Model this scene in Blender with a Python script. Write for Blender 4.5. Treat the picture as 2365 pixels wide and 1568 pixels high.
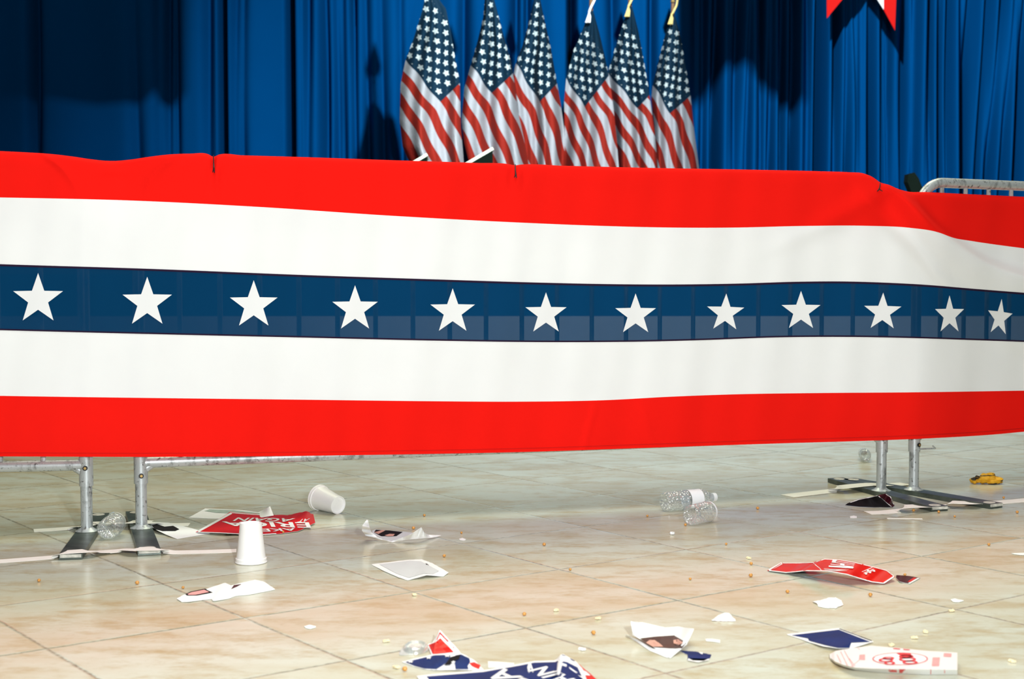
import bpy, bmesh, math, random
import numpy as np
from mathutils import Vector, Matrix
for o in list(bpy.data.objects): bpy.data.objects.remove(o)
SC = bpy.context.scene
COL = SC.collection
PI = math.pi
random.seed(7)

# ------------------------------------------------------------------ camera
F = 3475.0; PITCH = 0.05128; CAMH = 0.81
cd = bpy.data.cameras.new('camera'); cam = bpy.data.objects.new('camera', cd); COL.objects.link(cam)
cd.sensor_width = 36.0; cd.lens = F/2365*36.0
cam.location = (0, 0, CAMH); cam.rotation_euler = (PI/2-PITCH, 0, 0)
cd.dof.use_dof = True; cd.dof.focus_distance = 4.7; cd.dof.aperture_fstop = 5.2
cd.clip_end = 200
SC.camera = cam

# ------------------------------------------------------------------ light, world, exposure
SC.view_settings.view_transform = 'Standard'; SC.view_settings.look = 'None'
SC.view_settings.gamma = 1.0; SC.view_settings.use_curve_mapping = False
SC.view_settings.exposure = 0.0
W = bpy.data.worlds.new('world'); SC.world = W; W.use_nodes = True
W.node_tree.nodes['Background'].inputs[0].default_value = (0.80, 0.86, 0.84, 1)
W.node_tree.nodes['Background'].inputs[1].default_value = 0.07
def area(name, loc, target, size, power, color, size_y=None, spread=None):
    l = bpy.data.lights.new(name, 'AREA'); o = bpy.data.objects.new(name, l); COL.objects.link(o)
    l.size = size; l.energy = power; l.color = color
    if size_y: l.shape = 'RECTANGLE'; l.size_y = size_y
    if spread: l.spread = spread
    o.location = loc
    o.rotation_euler = (Vector(target)-Vector(loc)).to_track_quat('-Z', 'Y').to_euler()
    return o
area('camera_flash', (0.45, -0.05, 1.16), (0.0, 5.0, 0.55), 0.07, 172, (0.97, 0.99, 1.0))
area('ceiling_lamps_hall', (0, 2.2, 7.0), (0, 2.9, 0), 6, 150, (1.0, 0.96, 0.88), 3, math.radians(110))
area('ceiling_lamps_stage', (0.5, 8.2, 6.6), (0.3, 5.6, 0), 7, 170, (0.96, 1.0, 0.72), 1.6, math.radians(120))
sp = bpy.data.lights.new('stage_spot', 'SPOT'); so = bpy.data.objects.new('stage_spot', sp); COL.objects.link(so)
sp.energy = 4000; sp.color = (0.82, 0.93, 1.0); sp.spot_size = math.radians(88); sp.spot_blend = 0.8; sp.shadow_soft_size = 0.06
so.location = (0.75, 5.2, 3.75); so.rotation_euler = (Vector((1.75, 12.0, 1.1))-so.location).to_track_quat('-Z', 'Y').to_euler()

# ------------------------------------------------------------------ geometry from camera rays
CP, SP_ = math.cos(PITCH), math.sin(PITCH)
def ray(px, py):
    u = (px-1182.5)/F; v = (784-py)/F
    return np.array([u, CP+v*SP_, -SP_+v*CP])
def fl(px, py, z=0.0):
    d = ray(px, py); t = (z-CAMH)/d[2]
    return Vector((d[0]*t, d[1]*t, z))
def atY(px, py, Y):
    d = ray(px, py); t = Y/d[1]
    return Vector((d[0]*t, Y, CAMH+d[2]*t))

# ------------------------------------------------------------------ materials
def srgb(r, g, b):
    f = lambda c: (c/255/12.92) if c/255 <= .04045 else ((c/255+.055)/1.055)**2.4
    return (f(r), f(g), f(b), 1)
class NT:
    def __init__(s, name):
        s.m = bpy.data.materials.new(name); s.m.use_nodes = True; s.t = s.m.node_tree
        s.n = s.t.nodes; s.b = s.n['Principled BSDF']; s.out = s.n['Material Output']
    def L(s, a, b): s.t.links.new(a, b)
    def add(s, ty, **kw):
        n = s.n.new(ty)
        for k, v in kw.items(): setattr(n, k, v)
        return n
    def put(s, sock, v):
        if hasattr(v, 'is_output') or hasattr(v, 'links'): s.L(v, sock)
        else: sock.default_value = v
    def math(s, op, a, b=0.0, c=None):
        n = s.add('ShaderNodeMath', operation=op)
        s.put(n.inputs[0], a); s.put(n.inputs[1], b)
        if c is not None: s.put(n.inputs[2], c)
        return n.outputs[0]
    def mix(s, f, a, b):
        n = s.add('ShaderNodeMix', data_type='RGBA'); s.put(n.inputs[0], f); s.put(n.inputs[6], a); s.put(n.inputs[7], b)
        return n.outputs[2]
    def noise(s, vec, scale, detail=3, rough=.5):
        n = s.add('ShaderNodeTexNoise'); n.inputs['Scale'].default_value = scale
        n.inputs['Detail'].default_value = detail; n.inputs['Roughness'].default_value = rough
        if vec is not None: s.L(vec, n.inputs['Vector'])
        return n.outputs['Fac']
    def ramp(s, f, stops):
        n = s.add('ShaderNodeValToRGB'); s.L(f, n.inputs[0]); e = n.color_ramp.elements
        e[0].position, e[0].color = stops[0]; e[1].position, e[1].color = stops[1]
        for p, c in stops[2:]:
            k = e.new(p); k.color = c
        return n.outputs[0]
    def pos(s): return s.add('ShaderNodeNewGeometry').outputs['Position']
    def obj(s): return s.add('ShaderNodeTexCoord').outputs['Object']
    def scale(s, vec, sc, rot=(0, 0, 0)):
        n = s.add('ShaderNodeMapping'); s.L(vec, n.inputs[0]); n.inputs['Scale'].default_value = sc; n.inputs['Rotation'].default_value = rot
        return n.outputs[0]
    def bump(s, h, strength, dist=.01):
        n = s.add('ShaderNodeBump'); s.L(h, n.inputs['Height']); n.inputs['Strength'].default_value = strength; n.inputs['Distance'].default_value = dist
        s.L(n.outputs[0], s.b.inputs['Normal']); return n.outputs[0]
G = (lambda v: (v, v, v, 1))
def plain(name, col, rough=.6, metal=0.0, var=.06, nscale=30, bump=0.0, spec=.5):
    t = NT(name); p = t.obj()
    n = t.noise(p, nscale, 4)
    dark = tuple(c*(1-var*2.2) for c in col[:3])+(1,)
    t.L(t.mix(n, dark, tuple(min(1, c*(1+var)) for c in col[:3])+(1,)), t.b.inputs['Base Color'])
    t.b.inputs['Roughness'].default_value = rough; t.b.inputs['Metallic'].default_value = metal
    t.b.inputs['Specular IOR Level'].default_value = spec
    if bump: t.bump(n, bump, .004)
    return t.m
def fabric(name, col, trans=0.0, clear=0.0, rough=.9, bump=.15, spec=.06):
    t = NT(name); p = t.obj()
    w = t.noise(t.scale(p, (260, 260, 60)), 6, 2)
    n = t.noise(p, 5, 3)
    c = t.mix(n, tuple(x*.93 for x in col[:3])+(1,), col)
    t.L(c, t.b.inputs['Base Color']); t.b.inputs['Roughness'].default_value = rough
    t.b.inputs['Specular IOR Level'].default_value = spec
    t.bump(w, bump, .0006)
    sh = t.b.outputs[0]
    if trans:
        tr = t.add('ShaderNodeBsdfTranslucent'); t.L(c, tr.inputs[0])
        m = t.add('ShaderNodeMixShader'); m.inputs[0].default_value = trans; t.L(sh, m.inputs[1]); t.L(tr.outputs[0], m.inputs[2]); sh = m.outputs[0]
    if clear:
        tr = t.add('ShaderNodeBsdfTransparent'); m = t.add('ShaderNodeMixShader'); m.inputs[0].default_value = clear
        t.L(sh, m.inputs[1]); t.L(tr.outputs[0], m.inputs[2]); sh = m.outputs[0]
    t.L(sh, t.out.inputs[0])
    return t.m
M = {}
M['red_cloth'] = fabric('red_cloth', (0.90, 0.010, 0.006, 1), .10)
M['white_cloth'] = fabric('white_cloth', (0.87, 0.885, 0.90, 1), .10)
M['blue_cloth'] = fabric('blue_cloth', (0.0006, 0.040, 0.115, 1), .10, .07)
M['seam'] = fabric('seam_cloth', (0.02, 0.01, 0.03, 1))
M['hem'] = fabric('hem_cloth', (0.55, 0.010, 0.008, 1))
M['curtain'] = fabric('curtain_cloth', (0.0003, 0.056, 0.19, 1), 0, 0, .9, .3, 0.0)
M['paper'] = plain('white_paper', (.86, .87, .88, 1), .55, 0, .02, 14)
M['paper_grey'] = plain('grey_print', (.60, .64, .67, 1), .5, 0, .03, 20)
M['paper_green'] = plain('pale_green_print', (.42, .52, .46, 1), .5, 0, .25, 60)
M['sign_red'] = plain('red_sign_ink', (.66, .008, .004, 1), .38, 0, .16, 18, 0, .22)
M['sign_blue'] = plain('blue_sign_ink', (.001, .020, .135, 1), .5, 0, .3, 14, 0, .12)
M['sign_white'] = plain('white_sign_print', (.88, .87, .88, 1), .4, 0, .02, 14)
M['maroon'] = plain('maroon_print', (.06, .004, .012, 1), .5, 0, .2, 30, 0, .2)
M['black'] = plain('black_print', (.008, .006, .008, 1), .8, 0, .2, 60, 0, .15)
M['photo_brown'] = plain('brown_photo_print', (.06, .02, .01, 1), .3, 0, .4, 60)
M['skin_print'] = plain('pink_photo_print', (.70, .36, .28, 1), .4, 0, .2, 90)
M['pink'] = plain('pink_ink', (.80, .36, .36, 1), .5, 0, .15, 60)
M['box_paper'] = plain('box_paper', (.80, .72, .72, 1), .5, 0, .02, 20)
M['red_ink'] = plain('red_ink', (.75, .02, .03, 1), .45, 0, .1, 60)
M['foam'] = plain('white_foam', (.90, .90, .90, 1), .38, 0, .01, 30)
M['tape'] = plain('white_tape', (.92, .91, .86, 1), .7, 0, .04, 30)
M['dark_steel'] = plain('dark_steel_plate', (.13, .16, .14, 1), .38, .5, .5, 22, .1)
M['plate_edge'] = plain('bare_steel_edge', (.70, .69, .62, 1), .5, .05, .35, 60, .1)
M['brass'] = plain('brass', (.45, .30, .10, 1), .5, .5, .2)
M['gold_thread'] = plain('gold_thread', (.80, .62, .22, 1), .7, 0, .15, 80)
M['pole'] = plain('varnished_pole', (.20, .10, .04, 1), .35, 0, .1)
M['rubber'] = plain('black_rubber', (.01, .01, .01, 1), .6)
M['tie'] = plain('black_nylon', (.02, .01, .01, 1), .4)
M['speaker'] = plain('speaker_black', (.003, .006, .004, 1), .95, 0, .1, 30, 0, .05)
M['speaker_edge'] = plain('speaker_pale_edge', (.62, .68, .52, 1), .6)
M['wall'] = plain('wall_paint', (.05, .06, .08, 1), .8)
M['skirt'] = plain('pale_skirt', (.20, .22, .24, 1), .8)
M['stage_deck'] = plain('stage_deck_paint', (.02, .02, .025, 1), .7)
M['kernel'] = plain('amber_kernel', (.66, .31, .07, 1), .28, 0, .15, 200)
M['popped'] = plain('popped_corn', (.85, .74, .48, 1), .7, 0, .08, 200, .4)
M['cap'] = plain('white_cap', (.75, .78, .80, 1), .35)
M['label'] = plain('bottle_label', (.84, .86, .90, 1), .4, 0, .02)
M['label_blue'] = plain('label_blue_print', (.45, .60, .80, 1), .4)
# galvanised tube
t = NT('galvanised_tube'); p = t.obj()
n1 = t.noise(t.scale(p, (14, 14, 5)), 3, 5, .65); n2 = t.noise(p, 60, 5, .7)
c = t.mix(t.ramp(n1, [(.52, G(0)), (.66, G(1))]), (.47, .51, .52, 1), (.24, .26, .26, 1))
c = t.mix(t.ramp(n2, [(.57, G(0)), (.66, G(.85))]), c, (.05, .04, .035, 1))
t.L(c, t.b.inputs['Base Color']); t.b.inputs['Metallic'].default_value = .35; t.b.inputs['Roughness'].default_value = .38
t.bump(n2, .25, .002); M['galv'] = t.m
# clear plastic
def clear(name, base, gl_rough=.06, tint=(.93, .96, .96, 1), bumps=.5):
    t = NT(name); t.n.remove(t.b)
    tr = t.add('ShaderNodeBsdfTransparent'); tr.inputs[0].default_value = tint
    gl = t.add('ShaderNodeBsdfGlossy'); gl.inputs['Roughness'].default_value = gl_rough; gl.inputs[0].default_value = (1, 1, 1, 1)
    df = t.add('ShaderNodeBsdfDiffuse'); df.inputs[0].default_value = (.85, .9, .9, 1)
    vo = t.add('ShaderNodeTexVoronoi'); vo.inputs['Scale'].default_value = 110; t.L(t.obj(), vo.inputs['Vector']); nz = vo.outputs['Distance']; bp = t.add('ShaderNodeBump'); bp.inputs['Strength'].default_value = bumps; bp.inputs['Distance'].default_value = .006
    t.L(nz, bp.inputs['Height']); t.L(bp.outputs[0], gl.inputs['Normal'])
    lw = t.add('ShaderNodeLayerWeight'); lw.inputs[0].default_value = .35; t.L(bp.outputs[0], lw.inputs['Normal'])
    f = t.math('MULTIPLY_ADD', lw.outputs['Facing'], .45, base)
    m1 = t.add('ShaderNodeMixShader'); m1.inputs[0].default_value = .35; t.L(gl.outputs[0], m1.inputs[1]); t.L(df.outputs[0], m1.inputs[2])
    m2 = t.add('ShaderNodeMixShader'); t.L(f, m2.inputs[0]); t.L(tr.outputs[0], m2.inputs[1]); t.L(m1.outputs[0], m2.inputs[2])
    t.L(m2.outputs[0], t.out.inputs[0]); return t.m
M['pet'] = clear('clear_bottle_plastic', .24, .12, (.90, .93, .94, 1), .9)
M['lid'] = clear('milky_lid_plastic', .40, .25, (.95, .97, .97, 1), .1)
# yellow/black cloth
t = NT('yellow_black_cloth'); p = t.obj()
n = t.noise(t.scale(p, (10, 10, 46)), 1.6, 2); n2 = t.noise(p, 90, 3)
c = t.mix(t.ramp(n, [(.56, G(0)), (.60, G(1))]), (.72, .37, .012, 1), (.02, .015, .01, 1))
t.L(c, t.b.inputs['Base Color']); t.b.inputs['Roughness'].default_value = .75; t.bump(n2, .5, .004); M['glove'] = t.m

# floor
TILE = 0.4573; YAW = 0.63897; OX, OY = -1.33257*TILE, 7.4225*TILE
t = NT('marble_tile_floor'); P = t.pos()
wob = t.add('ShaderNodeTexNoise'); wob.inputs['Scale'].default_value = 26; wob.inputs['Detail'].default_value = 4; t.L(P, wob.inputs['Vector'])
sx = t.add('ShaderNodeSeparateXYZ'); t.L(P, sx.inputs[0]); X, Y = sx.outputs[0], sx.outputs[1]
wx = t.math('MULTIPLY_ADD', wob.outputs['Fac'], .012, -.006)
Xo = t.math('ADD', t.math('SUBTRACT', X, OX), 0.0); Yo = t.math('SUBTRACT', Y, OY)
cy, sy = math.cos(YAW)/TILE, math.sin(YAW)/TILE
ii = t.math('ADD', t.math('MULTIPLY', Xo, cy), t.math('MULTIPLY', Yo, sy))
jj = t.math('SUBTRACT', t.math('MULTIPLY', Xo, sy), t.math('MULTIPLY', Yo, cy))
def joint(c, w):
    c = t.math('ADD', c, wx)
    d = t.math('ABSOLUTE', t.math('SUBTRACT', t.math('FRACT', t.math('ADD', c, 40.5)), .5))
    return t.math('SUBTRACT', 1.0, t.math('SMOOTH_MIN', 1.0, t.math('DIVIDE', d, w), .3))
wn = t.noise(P, 60, 5, .7); big = t.noise(P, 2.3, 3)
ji = joint(ii, .013); jj_ = joint(jj, .012)
J = t.math('MAXIMUM', ji, jj_)
rag = t.ramp(wn, [(.38, G(.25)), (.60, G(1))]); rg = t.math('MULTIPLY', rag, t.ramp(big, [(.38, G(.6)), (.58, G(1))]))
JF = t.math('MULTIPLY', J, rg)
cid = t.add('ShaderNodeCombineXYZ'); t.L(t.math('FLOOR', t.math('ADD', ii, 0)), cid.inputs[0]); t.L(t.math('FLOOR', jj), cid.inputs[1])
wnz = t.add('ShaderNodeTexWhiteNoise'); t.L(cid.outputs[0], wnz.inputs['Vector'])
off = t.add('ShaderNodeVectorMath', operation='MULTIPLY_ADD'); t.L(wnz.outputs['Color'], off.inputs[0]); off.inputs[1].default_value = (3, 3, 3)
st = t.scale(P, (1.0, 2.0, 1.0), (0, 0, 0.10)); t.L(st, off.inputs[2])
s1 = t.noise(off.outputs[0], 1.7, 6, .62); s2 = t.noise(off.outputs[0], 7, 5, .7); s3 = t.noise(P, 40, 4, .7)
base = t.mix(t.ramp(s1, [(.40, G(0)), (.66, G(1))]), (.60, .63, .55, 1), (.52, .475, .34, 1))
base = t.mix(t.ramp(s2, [(.46, G(0)), (.72, G(.85))]), base, (.40, .30, .13, 1))
base = t.mix(t.ramp(s3, [(.58, G(0)), (.72, G(.25))]), base, (.34, .24, .13, 1))
base = t.mix(t.math('MULTIPLY', wnz.outputs['Value'], .22), base, (.66, .64, .52, 1))
base = t.mix(t.math('MULTIPLY', JF, .9), base, (.085, .058, .025, 1))
t.L(base, t.b.inputs['Base Color'])
t.L(t.math('MULTIPLY_ADD', s2, .16, .11), t.b.inputs['Roughness'])
t.b.inputs['Specular IOR Level'].default_value = .24
t.bump(t.math('MULTIPLY_ADD', J, -1.0, t.math('MULTIPLY', s3, .05)), .35, .002)
M['floor'] = t.m

# flag cloth: stripes, canton and stars from the cloth's own UV (u along the fly, v down the hoist, hoist = 1)
t = NT('flag_cloth'); uv = t.add('ShaderNodeUVMap'); s_ = t.add('ShaderNodeSeparateXYZ'); t.L(uv.outputs[0], s_.inputs[0]); U, V = s_.outputs[0], s_.outputs[1]
stripe = t.math('MODULO', t.math('FLOOR', t.math('MULTIPLY', V, 13)), 2.0)      # 0 red, 1 white
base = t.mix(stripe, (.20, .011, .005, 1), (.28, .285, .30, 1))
canton = t.math('MULTIPLY', t.math('LESS_THAN', V, 7/13), t.math('LESS_THAN', U, .76))
rr = t.math('DIVIDE', V, .0538); cc = t.math('DIVIDE', U, .063)
a = t.math('MULTIPLY', t.math('ADD', rr, cc), .5); b = t.math('MULTIPLY', t.math('SUBTRACT', cc, rr), .5)
da = t.math('SUBTRACT', a, t.math('ROUND', a)); db = t.math('SUBTRACT', b, t.math('ROUND', b))
dc = t.math('MULTIPLY', t.math('ADD', da, db), .063); dr = t.math('MULTIPLY', t.math('SUBTRACT', da, db), .0538)
dist = t.math('SQRT', t.math('ADD', t.math('MULTIPLY', dc, dc), t.math('MULTIPLY', dr, dr)))
ang = t.math('ARCTAN2', dr, dc)
k = t.math('ABSOLUTE', t.math('SUBTRACT', t.math('FRACT', t.math('MULTIPLY_ADD', ang, 5/(2*PI), 5.25)), .5))   # 0..0.5
rad = t.math('MULTIPLY_ADD', k, .030, .0135)
star = t.math('LESS_THAN', dist, rad)
for lo, hi, q in ((.4, 9.6, rr), (.4, 11.6, cc)):
    star = t.math('MULTIPLY', star, t.math('MULTIPLY', t.math('GREATER_THAN', q, lo), t.math('LESS_THAN', q, hi)))
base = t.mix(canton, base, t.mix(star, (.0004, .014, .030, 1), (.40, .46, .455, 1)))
t.L(base, t.b.inputs['Base Color']); t.b.inputs['Roughness'].default_value = .8; t.b.inputs['Specular IOR Level'].default_value = .15
t.bump(t.noise(t.obj(), 45, 3), .35, .006)
M['flag'] = t.m

# ------------------------------------------------------------------ mesh helpers
def tag(o, label=None, cat=None, group=None, kind=None):
    if label: o['label'] = label
    if cat: o['category'] = cat
    if group: o['group'] = group
    if kind: o['kind'] = kind
    return o
def link(name, verts, faces, mats, parent=None, smooth=False, mi=None, origin=None):
    me = bpy.data.meshes.new(name)
    if origin is not None: verts = [Vector(v)-Vector(origin) for v in verts]
    me.from_pydata([tuple(v) for v in verts], [], faces)
    if not isinstance(mats, (list, tuple)): mats = [mats]
    for m in mats: me.materials.append(m)
    if mi is not None:
        for p_, k_ in zip(me.polygons, mi): p_.material_index = k_
    if smooth:
        for p_ in me.polygons: p_.use_smooth = True
        if len(me.polygons) < 6000: me.set_sharp_from_angle(angle=math.radians(38))
    me.update()
    o = bpy.data.objects.new(name, me); COL.objects.link(o)
    if origin is not None: o.location = origin
    if parent is not None:
        o.parent = parent
        if origin is not None: o.location = Vector(origin)-parent.matrix_world.translation if parent.rotation_euler.z == 0 else origin
    return o
def empty(name, loc=(0, 0, 0), rz=0):
    o = bpy.data.objects.new(name, None); COL.objects.link(o); o.location = loc; o.rotation_euler = (0, 0, rz); o.empty_display_size = .1
    o.matrix_world = Matrix.Translation(loc) @ Matrix.Rotation(rz, 4, 'Z')
    return o
class MB:
    def __init__(s): s.v = []; s.f = []; s.m = []
    def put(s, vs, fs, mi=0):
        n = len(s.v); s.v += [Vector(v) for v in vs]; s.f += [tuple(i+n for i in f) for f in fs]; s.m += [mi]*len(fs)
    def box(s, c, d, R=None, mi=0):
        hx, hy, hz = d[0]/2, d[1]/2, d[2]/2
        vs = [Vector((x, y, z)) for z in (-hz, hz) for x, y in ((-hx, -hy), (hx, -hy), (hx, hy), (-hx, hy))]
        if R is not None: vs = [R @ v for v in vs]
        vs = [v+Vector(c) for v in vs]
        s.put(vs, [(3, 2, 1, 0), (4, 5, 6, 7), (0, 1, 5, 4), (1, 2, 6, 5), (2, 3, 7, 6), (3, 0, 4, 7)], mi)
    def tube(s, path, r, seg=12, mi=0, cap=True):
        path = [Vector(p_) for p_ in path]; n = len(path); rings = []
        t0 = (path[1]-path[0]).normalized(); up = Vector((0, 0, 1)) if abs(t0.z) < .9 else Vector((1, 0, 0))
        nx = t0.cross(up).normalized()
        for i in range(n):
            tg = (path[min(i+1, n-1)]-path[max(i-1, 0)]).normalized()
            nx = (nx-tg*nx.dot(tg)).normalized(); ny = tg.cross(nx)
            rr_ = r[i] if isinstance(r, (list, tuple)) else r
            rings.append([path[i]+(nx*math.cos(2*PI*k/seg)+ny*math.sin(2*PI*k/seg))*rr_ for k in range(seg)])
        vs = [v for R_ in rings for v in R_]; fs = []
        for i in range(n-1):
            for k in range(seg):
                k2 = (k+1) % seg; fs.append((i*seg+k, i*seg+k2, (i+1)*seg+k2, (i+1)*seg+k))
        if cap: fs.append(tuple(range(seg-1, -1, -1))); fs.append(tuple((n-1)*seg+k for k in range(seg)))
        s.put(vs, fs, mi)
    def lathe(s, prof, Mx, seg=32, mi=0, warp=None):
        vs = []; fs = []
        for (r, z) in prof:
            for k in range(seg):
                a_ = 2*PI*k/seg; v = Vector((r*math.cos(a_), r*math.sin(a_), z))
                if warp: v = warp(v)
                vs.append(Mx @ v)
        for i in range(len(prof)-1):
            for k in range(seg):
                k2 = (k+1) % seg; fs.append((i*seg+k, i*seg+k2, (i+1)*seg+k2, (i+1)*seg+k))
        s.put(vs, fs, mi)
    def build(s, name, mats, parent=None, smooth=False, origin=None):
        return link(name, s.v, s.f, mats, parent, smooth, s.m, origin)
def fillet(pts, r, n=6):
    out = [Vector(pts[0])]
    for i in range(1, len(pts)-1):
        a_, b_, c_ = Vector(pts[i-1]), Vector(pts[i]), Vector(pts[i+1])
        d1 = (a_-b_).normalized(); d2 = (c_-b_).normalized(); p1 = b_+d1*r; p2 = b_+d2*r
        for k in range(n+1):
            q = k/n; out.append((1-q)**2*p1+2*q*(1-q)*b_*1.0+q*q*p2)
    out.append(Vector(pts[-1])); return out
def arc_fillet(pts, r, n=8):   # true circular fillet for right-angle corners
    out = [Vector(pts[0])]
    for i in range(1, len(pts)-1):
        a_, b_, c_ = Vector(pts[i-1]), Vector(pts[i]), Vector(pts[i+1])
        d1 = (a_-b_).normalized(); d2 = (c_-b_).normalized(); ce = b_+d1*r+d2*r
        for k in range(n+1):
            q = k/n*PI/2; out.append(ce-d2*r*math.cos(q)-d1*r*math.sin(q))
    out.append(Vector(pts[-1])); return out

# ------------------------------------------------------------------ the setting
link('floor', [(-9, -2, 0), (9, -2, 0), (9, 15, 0), (-9, 15, 0)], [(0, 1, 2, 3)], M['floor'])['kind'] = 'structure'
mb = MB(); mb.box((0, 15.0, 3.2), (18, .2, 6.4)); tag(mb.build('wall_back', M['wall']), kind='structure')

# ------------------------------------------------------------------ stage
SZ = 0.80
st = empty('stage_platform', (0, 9.4, 0)); tag(st, 'low stage platform carrying the flags, behind the bunting-draped barriers', 'stage')
mb = MB(); mb.box((0, 2.4, SZ-.03), (14, 5.2, .06)); mb.build('deck', M['stage_deck'], st)
mb = MB(); mb.box((0, -.17, .24), (14, .02, .48)); mb.build('skirt', M['skirt'], st)['label'] = 'pale lower skirt'
mb = MB(); mb.box((0, -.17, .61), (14, .02, .26)); mb.build('fascia', M['blue_cloth'], st)['label'] = 'navy upper fascia'

# ------------------------------------------------------------------ curtain
CY = 12.6
folds = [(-140, .10, 9), (-60, .06, 10), (85, .10, 10), (320, .05, 12), (372, .05, 8), (392, .09, 9), (412, .05, 7), (487, .06, 10), (548, .07, 9), (566, .06, 8),
 (712, .10, 9), (752, .12, 9), (778, .09, 9), (792, .07, 7), (818, .12, 6), (848, .08, 7), (885, .08, 10), (930, .09, 8), (1000, .06, 12), (1072, .08, 9),
 (1190, .10, 8), (1215, .10, 7), (1320, .10, 7), (1415, .1, 8), (1505, .1, 7), (1610, .09, 8), (1628, .08, 7), (1658, .12, 8), (1700, .08, 8), (1726, .06, 6), (1755, .12, 6), (1778, .06, 6), (1808, .07, 7), (1835, .12, 7),
 (1868, .06, 6), (1925, .1, 8), (1948, .06, 6), (1968, .06, 6), (2010, .10, 7), (2044, .07, 6), (2058, .06, 5), (2090, .10, 7), (2112, .08, 6), (2145, .11, 6), (2172, .09, 7), (2190, .06, 6), (2236, .13, 7), (2268, .09, 5), (2294, .11, 6), (2318, .06, 6), (2343, .12, 6), (2380, .1, 8), (2420, .1, 8), (2480, .1, 9), (2560, .1, 9)]
seams = [-420, 519, 674, 1318, 1890, 2800]
panel_labels = ['broad smooth blue curtain panel at far left, half in shadow', 'narrow blue curtain panel between two black gaps, left of the flags',
                'blue curtain panel hanging behind the leftmost flags', 'pleated blue curtain panel behind the rightmost flags, up to the swallowtail banner',
                'tightly pleated bright blue curtain panel at far right, above the bare barrier rail']
for pi_ in range(5):
    x0, x1 = seams[pi_]+1.5, seams[pi_+1]-1.5
    ns = int((x1-x0)/2.2); zz = [SZ+.005+4.6*k/44 for k in range(45)]
    verts = []; faces = []
    for iz, z in enumerate(zz):
        for i in range(ns+1):
            px = x0+(x1-x0)*i/ns
            sway = 2.5*math.sin(z*1.3+px*.011)+(-7*(z-1.6) if px > 2150 else 0)*min(1, max(0, (px-2150)/200))
            d = 0
            for (fx, am, w_) in folds:
                if abs(px+sway-fx) < 50: d += am*(.8+.35*math.sin(z*1.7+fx))*math.exp(-abs((px+sway-fx)/(w_*1.25))**1.6)
            e0, e1 = (px-x0), (x1-px)
            d += .22*math.exp(-(e0/6.0)**2)+.22*math.exp(-(e1/6.0)**2)
            d += .03*math.sin(px*.031+z*.5)*(1 if px > 700 else .4)+(.006*math.sin(px*.11+z) if px > 680 else 0)
            if px > 1600: d += .012*math.sin(px*.21)
            Yc = CY+d*(1.8+1.5*min(1, max(0, (px-1560)/80)))
            verts.append(Vector(((px-1182.5)/F*CY, Yc, z)))
    for iz in range(len(zz)-1):
        for i in range(ns): a_ = iz*(ns+1)+i; faces.append((a_, a_+1, a_+ns+2, a_+ns+1))
    o = link('curtain_panel', verts, faces, M['curtain'], smooth=True, origin=(0, CY, SZ))
    tag(o, panel_labels[pi_], 'curtain', 'blue stage curtain panels')

# ------------------------------------------------------------------ flags
flag_spec = [
 dict(Y=10.3, tip=(1015, 235), lc=(938, 138), rc=(1062, 190), k=1.0,
  L=[(985, -22), (975, 25), (955, 90), (937, 138), (925, 195), (923, 280), (930, 340), (950, 385), (985, 430), (1000, 500)], R=[(998, -22), (1030, 20), (1040, 70), (1052, 140), (1062, 190), (1064, 290), (1070, 360), (1075, 430), (1062, 500)]),
 dict(Y=10.55, tip=(1135, 215), lc=(1088, 150), rc=(1187, 165), k=.97,
  L=[(1122, -30), (1116, 40), (1103, 95), (1088, 148), (1072, 205), (1066, 280), (1072, 330), (1090, 400), (1115, 500)], R=[(1134, -30), (1152, 40), (1165, 90), (1180, 140), (1188, 190), (1197, 260), (1212, 330), (1225, 400), (1210, 500)]),
 dict(Y=10.8, tip=(1245, 235), lc=(1192, 147), rc=(1288, 193), k=.94,
  L=[(1236, -15), (1225, 40), (1207, 105), (1190, 150), (1184, 185), (1195, 240), (1203, 300), (1210, 400), (1225, 500)], R=[(1245, -15), (1256, 40), (1272, 110), (1286, 190), (1295, 240), (1303, 300), (1306, 400), (1296, 500)]),
 dict(Y=11.05, tip=(1350, 247), lc=(1308, 182), rc=(1405, 178), k=.92,
  L=[(1362, 25), (1345, 70), (1325, 115), (1308, 180), (1303, 235), (1304, 300), (1302, 400), (1316, 500)], R=[(1370, 25), (1384, 75), (1397, 130), (1407, 180), (1417, 250), (1424, 320), (1430, 400), (1420, 500)]),
 dict(Y=11.3, tip=(1473, 250), lc=(1404, 168), rc=(1503, 214), k=.90,
  L=[(1452, 15), (1437, 60), (1418, 120), (1404, 168), (1409, 215), (1416, 260), (1423, 320), (1428, 400), (1440, 500)], R=[(1460, 15), (1474, 70), (1485, 130), (1497, 200), (1503, 240), (1512, 300), (1520, 400), (1512, 500)]),
 dict(Y=11.55, tip=(1548, 262), lc=(1508, 195), rc=(1590, 226), k=.88,
  L=[(1551, 36), (1536, 80), (1521, 140), (1508, 194), (1504, 230), (1512, 290), (1518, 400), (1532, 500)], R=[(1559, 36), (1572, 85), (1583, 150), (1595, 222), (1603, 300), (1616, 400), (1608, 500)]),
]
flag_lab = ['leftmost and largest of the six draped American flags', 'draped American flag second from left, dark wedge speaker before it',
 'draped American flag third from left, tucked behind its left neighbour', 'draped American flag fourth from left, white finial cord above its canton',
 'draped American flag second from the right, between two overlapping neighbours', 'rightmost of the six draped American flags, under a gold tassel']
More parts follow.
